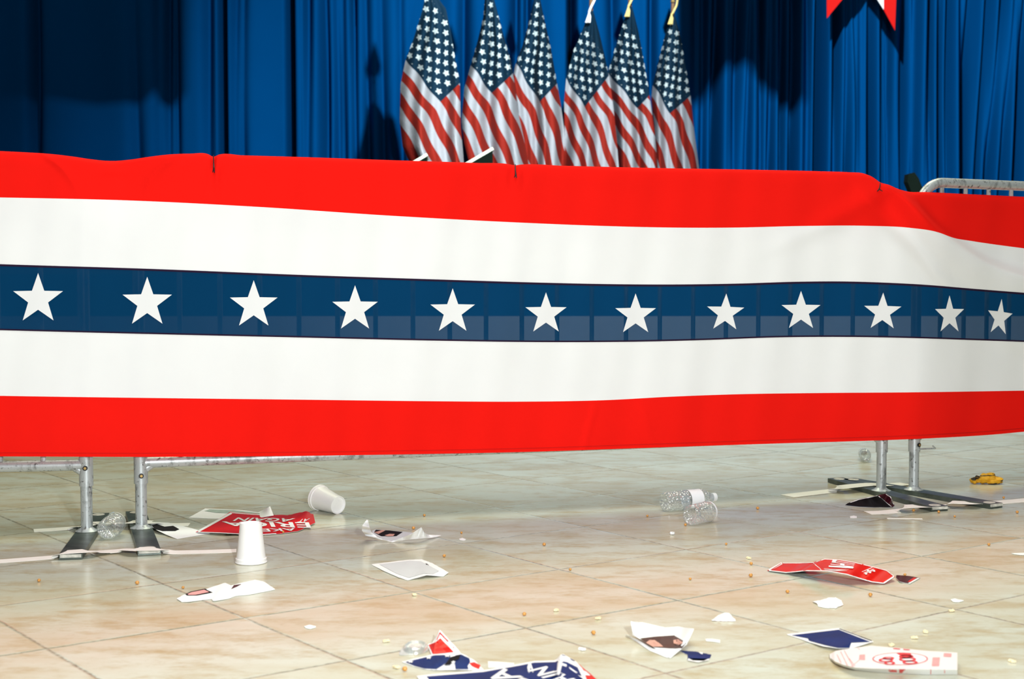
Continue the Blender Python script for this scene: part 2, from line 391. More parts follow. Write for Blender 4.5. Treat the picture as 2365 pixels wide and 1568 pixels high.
for fi, s in enumerate(flag_spec):
    Y0 = s['Y']; NX, NZ = 44, 90
    Ly = [p_[1] for p_ in s['L']]; Lx = [p_[0] for p_ in s['L']]; Ry = [p_[1] for p_ in s['R']]; Rx = [p_[0] for p_ in s['R']]
    y0, y1 = Ly[0], 500
    u_tip, v_tip = .76, 7/13
    tip = np.array(s['tip'], float); lc = np.array(s['lc'], float); rc = np.array(s['rc'], float)
    k = s['k']; uh = 218*k; vh = 176*k
    ud = tip-lc; uvec = ud/ud[1]*uh
    vd = tip-rc; vvec = vd/max(vd[1], 30)*vh; vvec[0] = max(vvec[0], -190*k)
    A = np.linalg.inv(np.array([[uvec[0], vvec[0]], [uvec[1], vvec[1]]]))
    base = empty('american_flag', (0, 0, 0)); 
    top = atY((s['L'][0][0]+s['R'][0][0])/2, y0, Y0)
    base.location = (top.x, Y0, SZ); base.matrix_world = Matrix.Translation(base.location)
    tag(base, flag_lab[fi], 'flag', 'draped flags in a row on the stage')
    verts = []; uvs = []; faces = []
    for iz in range(NZ+1):
        py = y0+(y1-y0)*(iz/NZ)
        xl = np.interp(py, Ly, Lx); xr = np.interp(py, Ry, Rx)
        spread = min(1, (py-y0)/120)
        for ix in range(NX+1):
            q = ix/NX; 
            bot = 0
            py2 = py
            if iz > NZ-14: py2 = py-(iz-(NZ-14))/14*(55*abs(q-.45)+12*math.sin(q*9+fi))
            px = xl+(xr-xl)*q
            env = spread*(.35+.65*min(1, (py-y0)/400))
            d = .085*env*math.sin(q*2*PI*1.5+fi*1.7+(py*.006))+.035*env*math.sin(q*2*PI*3.5+fi+py*.012)
            d += .10*((2*q-1)**4)*spread                       # edges turn away from the viewer
            verts.append(atY(px, py2, Y0+d)-base.location)
            dx, dy = px-tip[0], py2-tip[1]
            # below the canton the stripes hang ever steeper
            if dy > 0: dx = dx-(.00085*dy*dy)*(-.2)
            if dy > 20: dx = dx+ .28*(dy-20)*(.55+.45*q)
            dx += 2.2*math.sin(py2*.05+q*8+fi)*spread
            ab = A @ np.array([dx, dy])
            uu = u_tip+ab[0]; vv = v_tip+ab[1]
            uvs.append((min(1.88, max(.002, uu)), min(.998, max(.002, vv))))
    for iz in range(NZ):
        for ix in range(NX): a_ = iz*(NX+1)+ix; faces.append((a_, a_+1, a_+NX+2, a_+NX+1))
    o = link('flag_cloth', verts, faces, M['flag'], base, True)
    ul = o.data.uv_layers.new(name='UVMap')
    for lp in o.data.loops: ul.data[lp.index].uv = uvs[lp.vertex_index]
    mb = MB(); zt = top.z-SZ; mb.tube([(0, .20, .03), (0, .20, zt*.5), (0, .14, zt-.25), (0, .06, zt-.05), (0, .03, zt+.10)], .014); mb.build('pole', M['pole'], base, True)
    mb = MB(); mb.lathe([(0, .0), (.15, 0), (.15, .02), (.05, .05), (.03, .10), (.0, .10)], Matrix.Translation((0, .20, 0)), 20); mb.build('pole_base', M['brass'], base, True)
    mb = MB(); mb.lathe([(0, 0), (.02, .005), (.012, .03), (.035, .06), (.045, .10), (.02, .18), (0, .24)], Matrix.Translation((0, .03, zt+.10)), 14); mb.build('finial', M['brass'], base, True)
    if fi >= 3:
        mb = MB()
        wig = [(0.0, -.01, zt+.14), (.03, -.03, zt+.13), (.02, -.04, zt+.07), (-.01, -.05, zt+.01), (-.02, -.06, zt-.05+.01*fi)]
        mb.tube(fillet(wig, .012, 4), [.008]*len(fillet(wig, .012, 4)), 8)
        e_ = Vector(wig[-1])
        for q in range(9):
            a_ = q*.7; mb.tube([e_, e_+Vector((.010*math.cos(a_), .010*math.sin(a_), -.03)), e_+Vector((.016*math.cos(a_)-.01, .016*math.sin(a_), -.075))], .004, 5)
        mb.build('tassel', M['gold_thread'] if fi > 3 else M['paper'], base, True)

# ------------------------------------------------------------------ swallowtail banner hanging at top right
YB = 11.9
def V_(px, py, d=0): return atY(px, py, YB+d)
rootb = V_(1990, -330)
bn = empty('swallowtail_banner', rootb); tag(bn, 'red and white swallowtail banner, its two points hanging into view at top right', 'banner')
def strip_mesh(name, poly, mat, dz=0.0):
    mb = MB(); fr = [V_(x, y, .0+dz)-rootb for x, y in poly]; bk = [v+Vector((0, .012, 0)) for v in fr]; n = len(poly)
    mb.put(fr+bk, [tuple(range(n)), tuple(range(2*n-1, n-1, -1))]+[(i, (i+1) % n+0, (i+1) % n+n, i+n) for i in range(n)])
    return mb.build(name, mat, bn)
strip_mesh('red_tail', [(1908, -320), (1938, -320), (1948, -4), (1910, 42)], M['hem'])
strip_mesh('red_tail', [(2040, -320), (2072, -320), (2070, -4), (2067, 70), (2041, 22)], M['hem'])
strip_mesh('white_stripe', [(1938, -320), (1960, -320), (1970, -32), (1948, -4)], M['white_cloth'])
strip_mesh('white_stripe', [(2018, -320), (2040, -320), (2041, 22), (2022, -8)], M['white_cloth'])
strip_mesh('blue_stripe', [(1960, -320), (2018, -320), (2022, -8), (1990, -60), (1970, -32)], M['blue_cloth'])
mb = MB(); mb.tube([V_(1895, -322)-rootb, V_(2085, -322)-rootb], .02); mb.tube([V_(1990, -322)-rootb, V_(1990, -322)-rootb+Vector((0, 0, 1.1))], .004, 6); mb.build('hanging_rod', M['pole'], bn, True)

# ------------------------------------------------------------------ unseen pieces added above the frame to cast shadows on the curtain
def flown(name, poly, Yo, thick, mat, lab, cat):
    # poly: outline of the shadow on the curtain; the piece hangs between the spot and the curtain
    pts = []
    for x, y in poly:
        c_ = atY(x, y, CY); t_ = (Yo-so.location.y)/(CY-so.location.y); pts.append(so.location.lerp(c_, t_))
    fr = [Vector((p_.x, Yo, p_.z)) for p_ in pts]; n = len(fr)
    tb = (Yo+thick-so.location.y)/(Yo-so.location.y); bk = [so.location+(v-so.location)*tb for v in fr]
    mb = MB(); mb.put(fr+bk, [tuple(range(n)), tuple(range(2*n-1, n-1, -1))]+[(i, (i+1) % n, (i+1) % n+n, i+n) for i in range(n)])
    org = max(fr, key=lambda v: v.z); rt_ = empty(name, org); tag(rt_, lab, cat)
    for v in range(len(mb.v)): mb.v[v] = mb.v[v]-org
    mb.build('body', mat, rt_)
    mb = MB(); mb.tube([(0, thick/2, 0), (0, thick/2, 1.2)], .004, 6); mb.build('hanging_wire', M['tie'], rt_)
flown('shadow_caster_left', [(-330, -400), (430, -400), (430, 212), (405, 238), (372, 232), (360, 205), (330, 236), (230, 240), (100, 226), (-60, 215), (-330, 215)], 9.0, .5, M['speaker'], 'black shape added out of view above the stage to shade the left curtain', 'speaker')  # invented body, cut to fit the shadow at the curtain's upper left
flown('shadow_caster_right', [(1560, -300), (1872, -300), (1862, 215), (1830, 240), (1790, 222), (1745, 178), (1722, 140), (1690, 142), (1655, 170), (1625, 215), (1600, 235), (1560, 200)], 9.0, .02, M['hem'], 'red shape added out of view above the stage to shade the right curtain', 'banner')  # invented sheet, its pointed edge shaped for the right-hand curtain shadow

# ------------------------------------------------------------------ dark wedges and folded item showing over the top edge
def wedge(pA, pB, pC, Yw, lab):
    a_, b_, c_ = atY(*pA, Yw), atY(*pB, Yw), atY(*pC, Yw)
    o0 = empty('stage_wedge', (b_.x, Yw, SZ)); tag(o0, lab, 'speaker', 'dark wedges on the stage edge')
    pr = [(a_.x, SZ), (a_.x, a_.z), (b_.x, b_.z), (c_.x, SZ)]; 
    mb = MB(); fr = [Vector((x, Yw, z)) for x, z in pr]; bk = [v+Vector((-.02, .42, 0)) for v in fr]
    vs = [v-o0.location for v in fr+bk]; n = 4
    mb.put(vs, [(0, 1, 2, 3), (7, 6, 5, 4)]+[(i, (i+1) % 4, (i+1) % 4+4, i+4) for i in range(4)]); mb.build('cabinet', M['speaker'], o0)
    dn = Vector((0, -.006, 0)); mb = MB()
    d = (b_-a_).normalized(); nrm = Vector((-d.z, 0, d.x))
    q = [a_+nrm*.004, b_+nrm*.004, b_-nrm*.014, a_-nrm*.014]
    v4 = [v+dn-o0.location for v in q]; v8 = v4+[v+Vector((-.02, .43, 0)) for v in v4]
    mb.put(v8, [(0, 1, 2, 3), (7, 6, 5, 4)]+[(i, (i+1) % 4, (i+1) % 4+4, i+4) for i in range(4)]); mb.build('front_edge', M['speaker_edge'], o0)['label'] = 'pale sloping edge'
wedge((1040, 398), (1138, 341), (1141, 385), 9.75, 'larger dark wedge with a pale sloping edge, above the banner before the second flag')
wedge((930, 388), (986, 355), (989, 380), 9.75, 'smaller dark wedge with a pale sloping edge, above the banner before the leftmost flag')
# small dark folded shape by the bare barrier
mb = MB(); c0 = atY(2118, 420, 9.9)
prof = [(2098, 402), (2112, 398), (2122, 412), (2130, 432), (2140, 460), (2108, 460), (2104, 440), (2096, 420)]
fr = [atY(x, y, 9.9) for x, y in prof]; low = [Vector((fr[5].x, 9.9, SZ)), Vector((fr[4].x, 9.9, SZ))]
fr = fr[:5]+[low[1], low[0]]+fr[5:]; n = len(fr); bk = [v+Vector((0, .10, 0)) for v in fr]
mb.put(fr+bk, [tuple(range(n)), tuple(range(2*n-1, n-1, -1))]+[(i, (i+1) % n, (i+1) % n+n, i+n) for i in range(n)])
tag(mb.build('dark_stage_object', M['speaker'], origin=(c0.x, 9.9, SZ)), 'small dark object against the curtain, just left of the bare barrier hoop', 'equipment')

# ------------------------------------------------------------------ crowd barriers
ZR = 1.088; RT = 0.0165
def barrier(origin, ang, length, label, near_foot=True, far_foot=True, hook=False, flip=1):
    b = empty('crowd_barrier', (origin.x, origin.y, 0), ang); tag(b, label, 'barrier', 'steel crowd barriers')
    Lb = length; mb = MB()
    path = arc_fillet([(0, 0, .20), (0, 0, ZR), (Lb, 0, ZR), (Lb, 0, .20)], .12, 10); mb.tube(path, RT+.001, 16)
    mb.tube([(0, 0, .212), (Lb, 0, .212)], RT, 16)
    for x in (0, Lb):
        mb.tube([(x, 0, .30), (x, 0, .150 if x == 0 else .15)], .0205, 16)
        sgn = 1 if x == 0 else -1     # small welded gusset under the rail
        mb.tube([(x, 0, .185), (x+sgn*.03, 0, .205)], .013, 10)
    mb.build('frame', M['galv'], b, True)
    npk = int(Lb/.118)
    for i in range(1, npk):
        m2 = MB(); x = Lb*i/npk; m2.tube([(x, 0, .212), (x, 0, ZR)], .0078, 8); m2.build('picket', M['galv'], b, True)
    for x, on in ((0, near_foot), (Lb, far_foot)):
        if not on: continue
        ft = MB(); ft.tube([(x, 0, .012), (x, 0, .18)], .0172, 16); ft.lathe([(.034, .0165), (.024, .021), (.017, .027)], Matrix.Translation((x, 0, 0)), 16)
        f_ = ft.build('foot_post', M['galv'], b, True)
        pl = MB(); pl.box((x, -.02, .0085), (.062, .68, .015), mi=0)
        for e in (-1, 1):
            pl.box((x, -.02+e*.341, .0110), (.056, .006, .0085), mi=1)
            pl.lathe([(0, .0172), (.018, .0172), (.02, .0160)], Matrix.Translation((x, -.02+e*.312, 0)), 16, 1)
        pl.build('foot_plate', [M['dark_steel'], M['plate_edge']], f_)['label'] = 'flat dark steel foot plate'
        bo = MB(); zb = .205 if x > 0 else .175; bo.tube([(x, -.0205, zb), (x, -.0245, zb)], .0075, 10); bo.tube([(x, -.0245, zb), (x, -.026, zb)], .0040, 8, 1); bo.build('bolt', [M['rubber'], M['brass']], b)
    if hook:
        hk = MB(); hk.tube(fillet([(0, -.02, .160), (.04, -.022, .159), (.078, -.026, .158), (.060, -.03, .168)], .004, 3), .0028, 6); hk.build('hook', M['galv'], b, True)
    return b
A0 = fl(327, 1231); A1 = fl(2035, 1143); angA = math.atan2(A1.y-A0.y, A1.x-A0.x); LA = (A1-A0).length
barrier(A0, angA, LA, 'long steel barrier under the middle of the banner, both feet on the taped plates')
B0 = fl(2110, 1141); angB = math.atan2(.53, .85)
barrier(B0, angB, 2.4, 'bare-topped steel barrier with hooped corner and uprights showing, at far right', hook=True)
C1 = fl(201, 1238); angC = math.atan2(.155, .985); LC = 2.3
C0 = C1-Vector((math.cos(angC), math.sin(angC), 0))*LC
barrier(C0, angC, LC, 'steel barrier at far left, its bottom rail running out of the left edge')

# ------------------------------------------------------------------ the long bunting banner
xs_plan = [(-500, 4.15), (200, None), (327, None), (2035, None), (2110, None)]
def offp(p_, ang_, d): return Vector((p_.x+math.sin(ang_)*d, p_.y-math.cos(ang_)*d))
OFF = .036
nodes = [offp(C0, angC, OFF), offp(C1, angC, OFF), offp(A0, angA, OFF), offp(A0.lerp(A1, .5), angA, OFF), offp(A1, angA, OFF), offp(B0, (angA+angB)/2, OFF), offp(B0+Vector((math.cos(angB), math.sin(angB), 0))*2.4, angB, OFF)]
node_px = [1182.5+F*n.x/n.y for n in nodes]
def plan0(px):
    # ray in plan meets the chain of plan segments
    kx = (px-1182.5)/F
    i = 0
    while i < len(nodes)-2 and px > node_px[i+1]: i += 1
    a_, b_ = nodes[i], nodes[i+1]; d = b_-a_
    tt = (kx*a_.y-a_.x)/(d.x-kx*d.y)
    return a_+d*tt
def plan(px):
    if px < 1850: return plan0(px)
    w_ = min(130, (px-1850)*.5); n_ = 9; acc = Vector((0, 0)); tot = 0
    for k in range(-n_, n_+1):
        g_ = math.cos(k/(n_+1)*PI/2)**2; q_ = plan0(px+w_*k/n_); acc += Vector((q_.y, 0))*g_; tot += g_
    Yv = acc.x/tot-.026*math.exp(-((px-2125)/120)**2); return Vector(((px-1182.5)/F*Yv, Yv))
def curve(pts):
    xs = np.array([p_[0] for p_ in pts], float); ys = np.array([p_[1] for p_ in pts], float)
    m_ = np.gradient(ys, xs)
    def f(x):
        i = int(np.clip(np.searchsorted(xs, x)-1, 0, len(xs)-2)); h = xs[i+1]-xs[i]; q = (x-xs[i])/h
        if q < 0: return ys[0]+m_[0]*(x-xs[0])
        if q > 1: return ys[-1]+m_[-1]*(x-xs[-1])
        return (2*q**3-3*q*q+1)*ys[i]+(q**3-2*q*q+q)*h*m_[i]+(-2*q**3+3*q*q)*ys[i+1]+(q**3-q*q)*h*m_[i+1]
    return f
cT = curve([(-400, 330), (-100, 344), (0, 350), (60, 353), (120, 357), (170, 363), (210, 369), (260, 373), (300, 370), (340, 364), (390, 358), (440, 356), (480, 357), (493, 363), (505, 358.5), (560, 360), (700, 364), (900, 371), (1100, 377.5), (1176, 380.5), (1189, 383), (1202, 381.5), (1300, 384), (1500, 389), (1700, 392.5), (1900, 397), (1960, 399), (1995, 402), (2015, 410), (2034, 423), (2052, 428), (2075, 438), (2095, 443.5), (2140, 445), (2200, 448), (2365, 456), (2700, 478)])
c1 = curve([(-400, 450), (0, 456), (300, 463), (600, 478), (900, 498), (1200, 514), (1400, 522), (1550, 525.5), (1700, 525.5), (1850, 522), (2000, 521.5), (2100, 526), (2165, 536), (2205, 550), (2240, 556), (2300, 565), (2365, 573.5), (2700, 620)])
c2 = curve([(-400, 596), (0, 611), (350, 622), (700, 636), (1000, 646), (1260, 654), (1400, 657), (1550, 658), (1700, 656), (1850, 651.5), (1950, 651), (2050, 654), (2135, 658.5), (2250, 668), (2365, 677), (2700, 700)])
c3 = curve([(-400, 750), (0, 762), (350, 771), (700, 779), (1000, 786), (1260, 789.5), (1500, 788), (1620, 785), (1800, 778.5), (1950, 777.5), (2100, 780), (2250, 785), (2365, 789), (2700, 800)])
c4 = curve([(-400, 905), (0, 914), (350, 919), (700, 923), (1000, 926.5), (1200, 927.5), (1400, 924), (1550, 916), (1700, 910.5), (1900, 907.5), (2100, 906), (2365, 902), (2700, 896)])
c5 = curve([(-400, 1054), (0, 1054), (350, 1055), (700, 1052.5), (1000, 1048), (1200, 1044), (1500, 1034), (1800, 1024), (2000, 1018), (2150, 1012), (2300, 1003), (2365, 997), (2700, 975)])
crease = curve([(1990, 395), (2034, 426), (2090, 462), (2170, 537), (2215, 572), (2270, 607), (2320, 628), (2365, 641), (2500, 665)])
def sm(x): x = min(1, max(0, x)); return x*x*(3-2*x)
def disp(px, py):
    """metres towards the viewer"""
    d = .004*math.sin(px*.013+1)+.003*math.sin(px*.031+py*.004)+.0015*math.sin(px*.07+py*.011)
    # broad diagonal pull by the right hand corner
    if px > 1960:
        tt = py-crease(px)
        env = sm((px-2034)/110)
        if tt > 0: d += .085*env*math.exp(-(tt/90)**2)
        else: d += .085*env*math.exp(-(tt/(15))**2)
        d += .018*sm((px-1960)/60)*math.exp(-((py-(crease(px)+70+.25*(px-2034)))/26)**2)
    if 1700 < px < 2100:
        d += .008*math.exp(-(((px-1990)*.6+(py-470)*.9)/26)**2)*sm((600-py)/120)
        d += .006*math.exp(-(((px-1930)*.5+(py-500)*.9)/20)**2)*sm((620-py)/120)
    # sag between the two left barriers
    g = math.exp(-((px-258)/85)**2)*math.exp(-((py-372)/110)**2); d -= .030*g
    for cx, sgn in ((190, 1), (322, -1)):
        cxx = cx-sgn*40*math.exp(-((py-395)/45))
        d += .006*math.exp(-((px-cxx)/9)**2)*sm((470-py)/60)
    d += .004*math.exp(-((px-258-(py-395)*.4)/40)**2)*math.exp(-((py-395)/10)**2)
    # gathers at the ties
    for tx in (493, 1189):
        d -= .014*math.exp(-((px-tx)/5)**2)*math.exp(-((py-372)/22)**2)
        d += .004*math.sin((px-tx)*.2)*math.exp(-((px-tx)/30)**2)*math.exp(-((py-405)/30)**2)
    # slack in the lower edge
    d += .010*sm((py-900)/150)*math.sin(px*.0052+.6)
    d += .0045*math.exp(-((px-1358-(py-1000)*-.25)/7)**2)*sm((py-900)/60)+.003*math.exp(-((px-1500-(py-1000)*.3)/9)**2)*sm((py-900)/60)
    return d
def cloth(px, py, extra=0.0):
    p_ = plan(px); q = Vector((-p_.x, -p_.y)).normalized()*(disp(px, py)+extra)
    Yv = p_.y+q.y
    return atY(px, py, Yv)
bandc = [cT, c1, c2, c3, c4, c5]; rows = [16, 20, 16, 20, 16]
verts = []; faces = []; mi = []
PX0, PX1 = -330, 2640; step = 6; xs = list(np.arange(PX0, 470, step))+list(np.arange(470, 520, 2.5))+list(np.arange(520, 1170, step))+list(np.arange(1170, 1210, 2.5))+list(np.arange(1210, 1970, step))+list(np.arange(1970, PX1, 4))
xs = [float(x) for x in xs]; nc = len(xs); allrows = []
# rolled over the top rail: three rows behind
def row(fn): allrows.append([fn(x) for x in xs])
for (dy, db) in ((-1.5, .075), (-6.5, .055), (-3.0, .012)):
    if dy == -1.5: row(lambda x: (lambda w: Vector((w.x*(1+.08/w.y), w.y+.08, w.z-.10)))(cloth(x, cT(x))))
    elif dy == -6.5: row(lambda x: (lambda w: Vector((w.x*(1+.062/w.y), w.y+.062, w.z-.004)))(cloth(x, cT(x))))
    else: row(lambda x: (lambda w: Vector((w.x*(1+.025/w.y), w.y+.025, w.z+.0035)))(cloth(x, cT(x))))
bandmat = [0, 0, 0]
fr_ = lambda k, n: k/n
for bi in range(5):
    n = rows[bi]
    for k in range(n):
        q = k/n
        if bi == 0:
            qq = q**1.5
            row(lambda x, qq=qq: cloth(x, cT(x)*(1-qq)+c1(x)*qq, -.018*math.exp(-(qq/.05))))
        else: row(lambda x, q=q, a_=bandc[bi], b_=bandc[bi+1]: cloth(x, a_(x)*(1-q)+b_(x)*q))
        bandmat.append([0, 1, 2, 1, 0][bi])
row(lambda x: cloth(x, c5(x)))
for r_ in allrows: verts += r_
for r_ in range(len(allrows)-1):
    for i in range(nc-1): a_ = r_*nc+i; faces.append((a_, a_+1, a_+nc+1, a_+nc)); mi.append(bandmat[r_])
# seams along the blue band, hem line and the white stars belong to the same printed cloth
def ribbon(fn, w0, w1, m_):
    n0 = len(verts)
    for x in xs: verts.append(cloth(x, fn(x)+w0, .0012))
    for x in xs: verts.append(cloth(x, fn(x)+w1, .0012))
    for i in range(nc-1): faces.append((n0+i, n0+i+1, n0+nc+i+1, n0+nc+i)); mi.append(m_)
ribbon(c2, -1, 3.5, 3); ribbon(c3, -3.0, .6, 3); ribbon(c5, -9, -7.5, 4)
stars = [(-185, 678, 114, 0), (88, 688, 115, 0), (340, 696, 114, 0), (586, 702, 110, 0), (820, 711, 105, 0), (1045.5, 717, 103, 0), (1261, 722, 95, 0), (1468, 724, 94, 0), (1675.5, 720, 86, .03), (1850, 716, 90, 0), (2038.5, 718, 86, .02), (2193, 725, 67, .0), (2309, 731, 57, .09), (2420, 740, 50, .1)]
for (cx, cy0, w_, rot) in stars:
    H = w_*.5/ .951
    hs = 1.0; Hy = {2193: 46, 2309: 44}.get(cx, H*1.0)
    pts = []
    for kk in range(10):
        a_ = kk*PI/5+rot; rr_ = 1.0 if kk % 2 == 0 else .40
        pts.append((cx+H*rr_*math.sin(a_)+(rot*20*math.cos(a_)), cy0+3-Hy*rr_*math.cos(a_)))
    # finely divided so that it follows the cloth
    N = 8
    for kk in range(10):
        p0 = (cx, cy0+3); p1 = pts[kk]; p2 = pts[(kk+1) % 10]; idx = {}
        for i in range(N+1):
            for j in range(N+1-i):
                x = p0[0]+(p1[0]-p0[0])*i/N+(p2[0]-p0[0])*j/N; y = p0[1]+(p1[1]-p0[1])*i/N+(p2[1]-p0[1])*j/N
                idx[i, j] = len(verts); verts.append(cloth(x, y, .0016))
        for i in range(N):
            for j in range(N-i):
                faces.append((idx[i, j], idx[i+1, j], idx[i, j+1])); mi.append(1)
                if i+j < N-1: faces.append((idx[i+1, j], idx[i+1, j+1], idx[i, j+1])); mi.append(1)
ban = link('bunting_banner', verts, faces, [M['red_cloth'], M['white_cloth'], M['blue_cloth'], M['seam'], M['hem']], None, True, mi, origin=(0, 4.7, .22))
tag(ban, 'long red, white and blue bunting with a row of white stars, draped over the barriers', 'banner')
# ties
for (tx, ty, dx, ln, lab) in ((493, 359, 3, 40, 'black tie pinching the banner top edge near the left end'), (1190, 381, 4, 30, 'black tie on the banner top edge below the flags'), (2033, 424, -9, 18, 'black tie where the banner top slopes down at right')):
    mb = MB()
    q = [cloth(tx, ty-1, -.002), cloth(tx+(dx*.1), ty+ln*.45, .003), cloth(tx+dx*.3, ty+ln*.72, .004), cloth(tx+dx*.8, ty+ln, .003)]
    mb.tube(q, [.0016, .0018, .0026, .0014], 7)
    mb.tube([q[2], cloth(tx-dx*.6, ty+ln*.98, .005)], [.0022, .0010], 6)
    tag(mb.build('cable_tie', M['tie'], origin=q[1]), lab, 'tie', 'black ties along the banner')

# ------------------------------------------------------------------ paper and other flat litter
class Sheet:
    def __init__(s, far, near):
        f = lambda L: np.array([(p_ if len(p_) == 3 else (p_[0], p_[1], 0.0)) for p_ in L], float)
        s.a, s.b = f(far), f(near); s.n = len(far)-1; assert len(far) == len(near)
        s.tab = [(u, v, *s.px(u, v)[:2]) for u in np.linspace(0, 1, 61) for v in np.linspace(0, 1, 21)]; s.T = np.array(s.tab)
    def line(s, A_, u):
        x = u*s.n; i = min(int(x), s.n-1); q = x-i
        p_ = A_[i]*(1-q)+A_[i+1]*q
        if s.n > 1:       # smooth the height only
            qq = q*q*(3-2*q); p_ = np.array([p_[0], p_[1], A_[i][2]*(1-qq)+A_[i+1][2]*qq])
        return p_
    def px(s, u, v): return s.line(s.b, u)*(1-v)+s.line(s.a, u)*v
    def h(s, px, py):
        d = (s.T[:, 2]-px)**2+((s.T[:, 3]-py)*3)**2; i = int(np.argmin(d)); return s.px(s.T[i, 0], s.T[i, 1])[2]
LIFT = .0015
def sheet(name, far, near, mat, label=None, cat=None, parent=None, back=None, jag=0.0, group=None, nu=40, nv=10, thick=.0006, lift=0.0, wr=0.0):
    S = Sheet(far, near); S.lift = lift; rnd = random.Random(hash((far[0], near[-1])) % 99991)
    ph = rnd.random()*6
    top = []
    for j in range(nv+1):
        for i in range(nu+1):
            x, y, h = S.px(i/nu, j/nv)
            e = 1 if j in (0, nv) else 0
            if jag and e: x += rnd.uniform(-jag, jag); y += rnd.uniform(-jag, jag)*.45
            w_ = wr*math.sin(i/nu*PI*3+ph)*math.sin(j/nv*PI)*1.0
            top.append(fl(x, y, h+LIFT+lift+abs(w_)))
    bot = [v-Vector((0, 0, thick)) for v in top]
    W_ = nu+1; fs = []; m_ = []; n = len(top)
    for j in range(nv):
        for i in range(nu):
            a_ = j*W_+i; fs.append((a_, a_+1, a_+W_+1, a_+W_)); m_.append(0); fs.append((n+a_, n+a_+W_, n+a_+W_+1, n+a_+1)); m_.append(1)
    for i in range(nu): fs.append((i, n+i, n+i+1, i+1)); m_.append(1); a_ = nv*W_+i; fs.append((a_, a_+1, n+a_+1, n+a_)); m_.append(1)
    for j in range(nv): a_ = j*W_; fs.append((a_, a_+W_, n+a_+W_, n+a_)); m_.append(1); a_ = j*W_+nu; fs.append((a_, n+a_, n+a_+W_, a_+W_)); m_.append(1)
    cen = sum(top, Vector())/n; cen.z = 0
    if parent is None: o = link(name, top+bot, fs, [mat, back or M['paper']], None, True, m_, origin=cen)
    else: o = link(name, [v-parent.location for v in top+bot], fs, [mat, back or M['paper']], parent, True, m_)
    for p_ in o.data.polygons:
        if p_.index >= 2*nu*nv: p_.use_smooth = False
    if label: tag(o, label, cat, group)
    return o, S
def flat(name, S, parent, poly, mat, lev=1, cuts=2, label=None):
    bm = bmesh.new(); vs = [bm.verts.new((x, y, 0)) for x, y in poly]; f = bm.faces.new(vs)
    bmesh.ops.triangulate(bm, faces=[f]); bmesh.ops.subdivide_edges(bm, edges=list(bm.edges), cuts=cuts, use_grid_fill=True)
    return finish(name, bm, S, parent, mat, lev, label)
def edge(S, parent, line, w_, mat, lev=1, name='border'):
    bm = bmesh.new(); L_ = []
    for i in range(len(line)-1):
        for k in range(5): L_.append((line[i][0]+(line[i+1][0]-line[i][0])*k/5, line[i][1]+(line[i+1][1]-line[i][1])*k/5))
    L_.append(line[-1]); A_ = []; B_ = []
    for i, (x, y) in enumerate(L_):
        a_, b_ = L_[max(i-1, 0)], L_[min(i+1, len(L_)-1)]; dx, dy = b_[0]-a_[0], b_[1]-a_[1]; n = math.hypot(dx, dy) or 1
        ox, oy = -dy/n*w_/2, dx/n*w_/2; A_.append(bm.verts.new((x-ox, y-oy, 0))); B_.append(bm.verts.new((x+ox, y+oy, 0)))
    for i in range(len(L_)-1): bm.faces.new((A_[i], A_[i+1], B_[i+1], B_[i]))
    return finish(name, bm, S, parent, mat, lev)
def finish(name, bm, S, parent, mat, lev, label=None):
    for v in bm.verts:
        x, y = v.co.x, v.co.y; w_ = fl(x, y, S.h(x, y)+LIFT+S.lift+.0007*lev); v.co = w_-parent.location
    bmesh.ops.recalc_face_normals(bm, faces=list(bm.faces))
    me = bpy.data.meshes.new(name); bm.to_mesh(me); bm.free(); me.materials.append(mat)
    o = bpy.data.objects.new(name, me); COL.objects.link(o); o.parent = parent
    if label: o['label'] = label
    return o
_tc = {}
def glyph(txt):
    if txt in _tc: return _tc[txt].copy()
    cu = bpy.data.curves.new('txt', 'FONT'); cu.body = txt; cu.resolution_u = 3; cu.offset = .018
    o = bpy.data.objects.new('txt', cu); COL.objects.link(o); bpy.context.view_layer.update()
    me = bpy.data.meshes.new_from_object(o.evaluated_get(bpy.context.evaluated_depsgraph_get()))
    bm = bmesh.new(); bm.from_mesh(me); bmesh.ops.triangulate(bm, faces=list(bm.faces))
    bmesh.ops.subdivide_edges(bm, edges=[e for e in bm.edges if e.calc_length() > .15], cuts=2)
    bpy.data.objects.remove(o); bpy.data.curves.remove(cu); bpy.data.meshes.remove(me)
    xs_ = [v.co.x for v in bm.verts]; ys_ = [v.co.y for v in bm.verts]; a_, b_, c_, d_ = min(xs_), max(xs_), min(ys_), max(ys_)
    for v in bm.verts: v.co = Vector(((v.co.x-a_)/(b_-a_), (v.co.y-c_)/(d_-c_), 0))
    _tc[txt] = bm; return bm.copy()
def write(S, parent, txt, tl, tr, br, bl, mat, lev=2, name='lettering'):
    bm = glyph(txt)
    tl, tr, br, bl = [np.array(q, float) for q in (tl, tr, br, bl)]
    for v in bm.verts:
        x, y = v.co.x, v.co.y; q = (bl*(1-x)+br*x)*(1-y)+(tl*(1-x)+tr*x)*y; v.co = Vector((q[0], q[1], 0))
    return finish(name, bm, S, parent, mat, lev)
P_ = M['paper']
# pale green leaflet behind the red sign
o, S = sheet('leaflet', [(474, 1174), (520, 1176), (560, 1178), (596, 1183), (624, 1169, .028)], [(436, 1195), (480, 1197), (525, 1198), (590, 1197), (632, 1190, .006)], P_, 'pale green printed leaflet lying behind the torn red sign', 'paper')
flat('printed_band', S, o, [(472, 1180), (484, 1176), (540, 1178), (600, 1185), (598, 1190), (540, 1186), (500, 1184)], M['paper_green'])
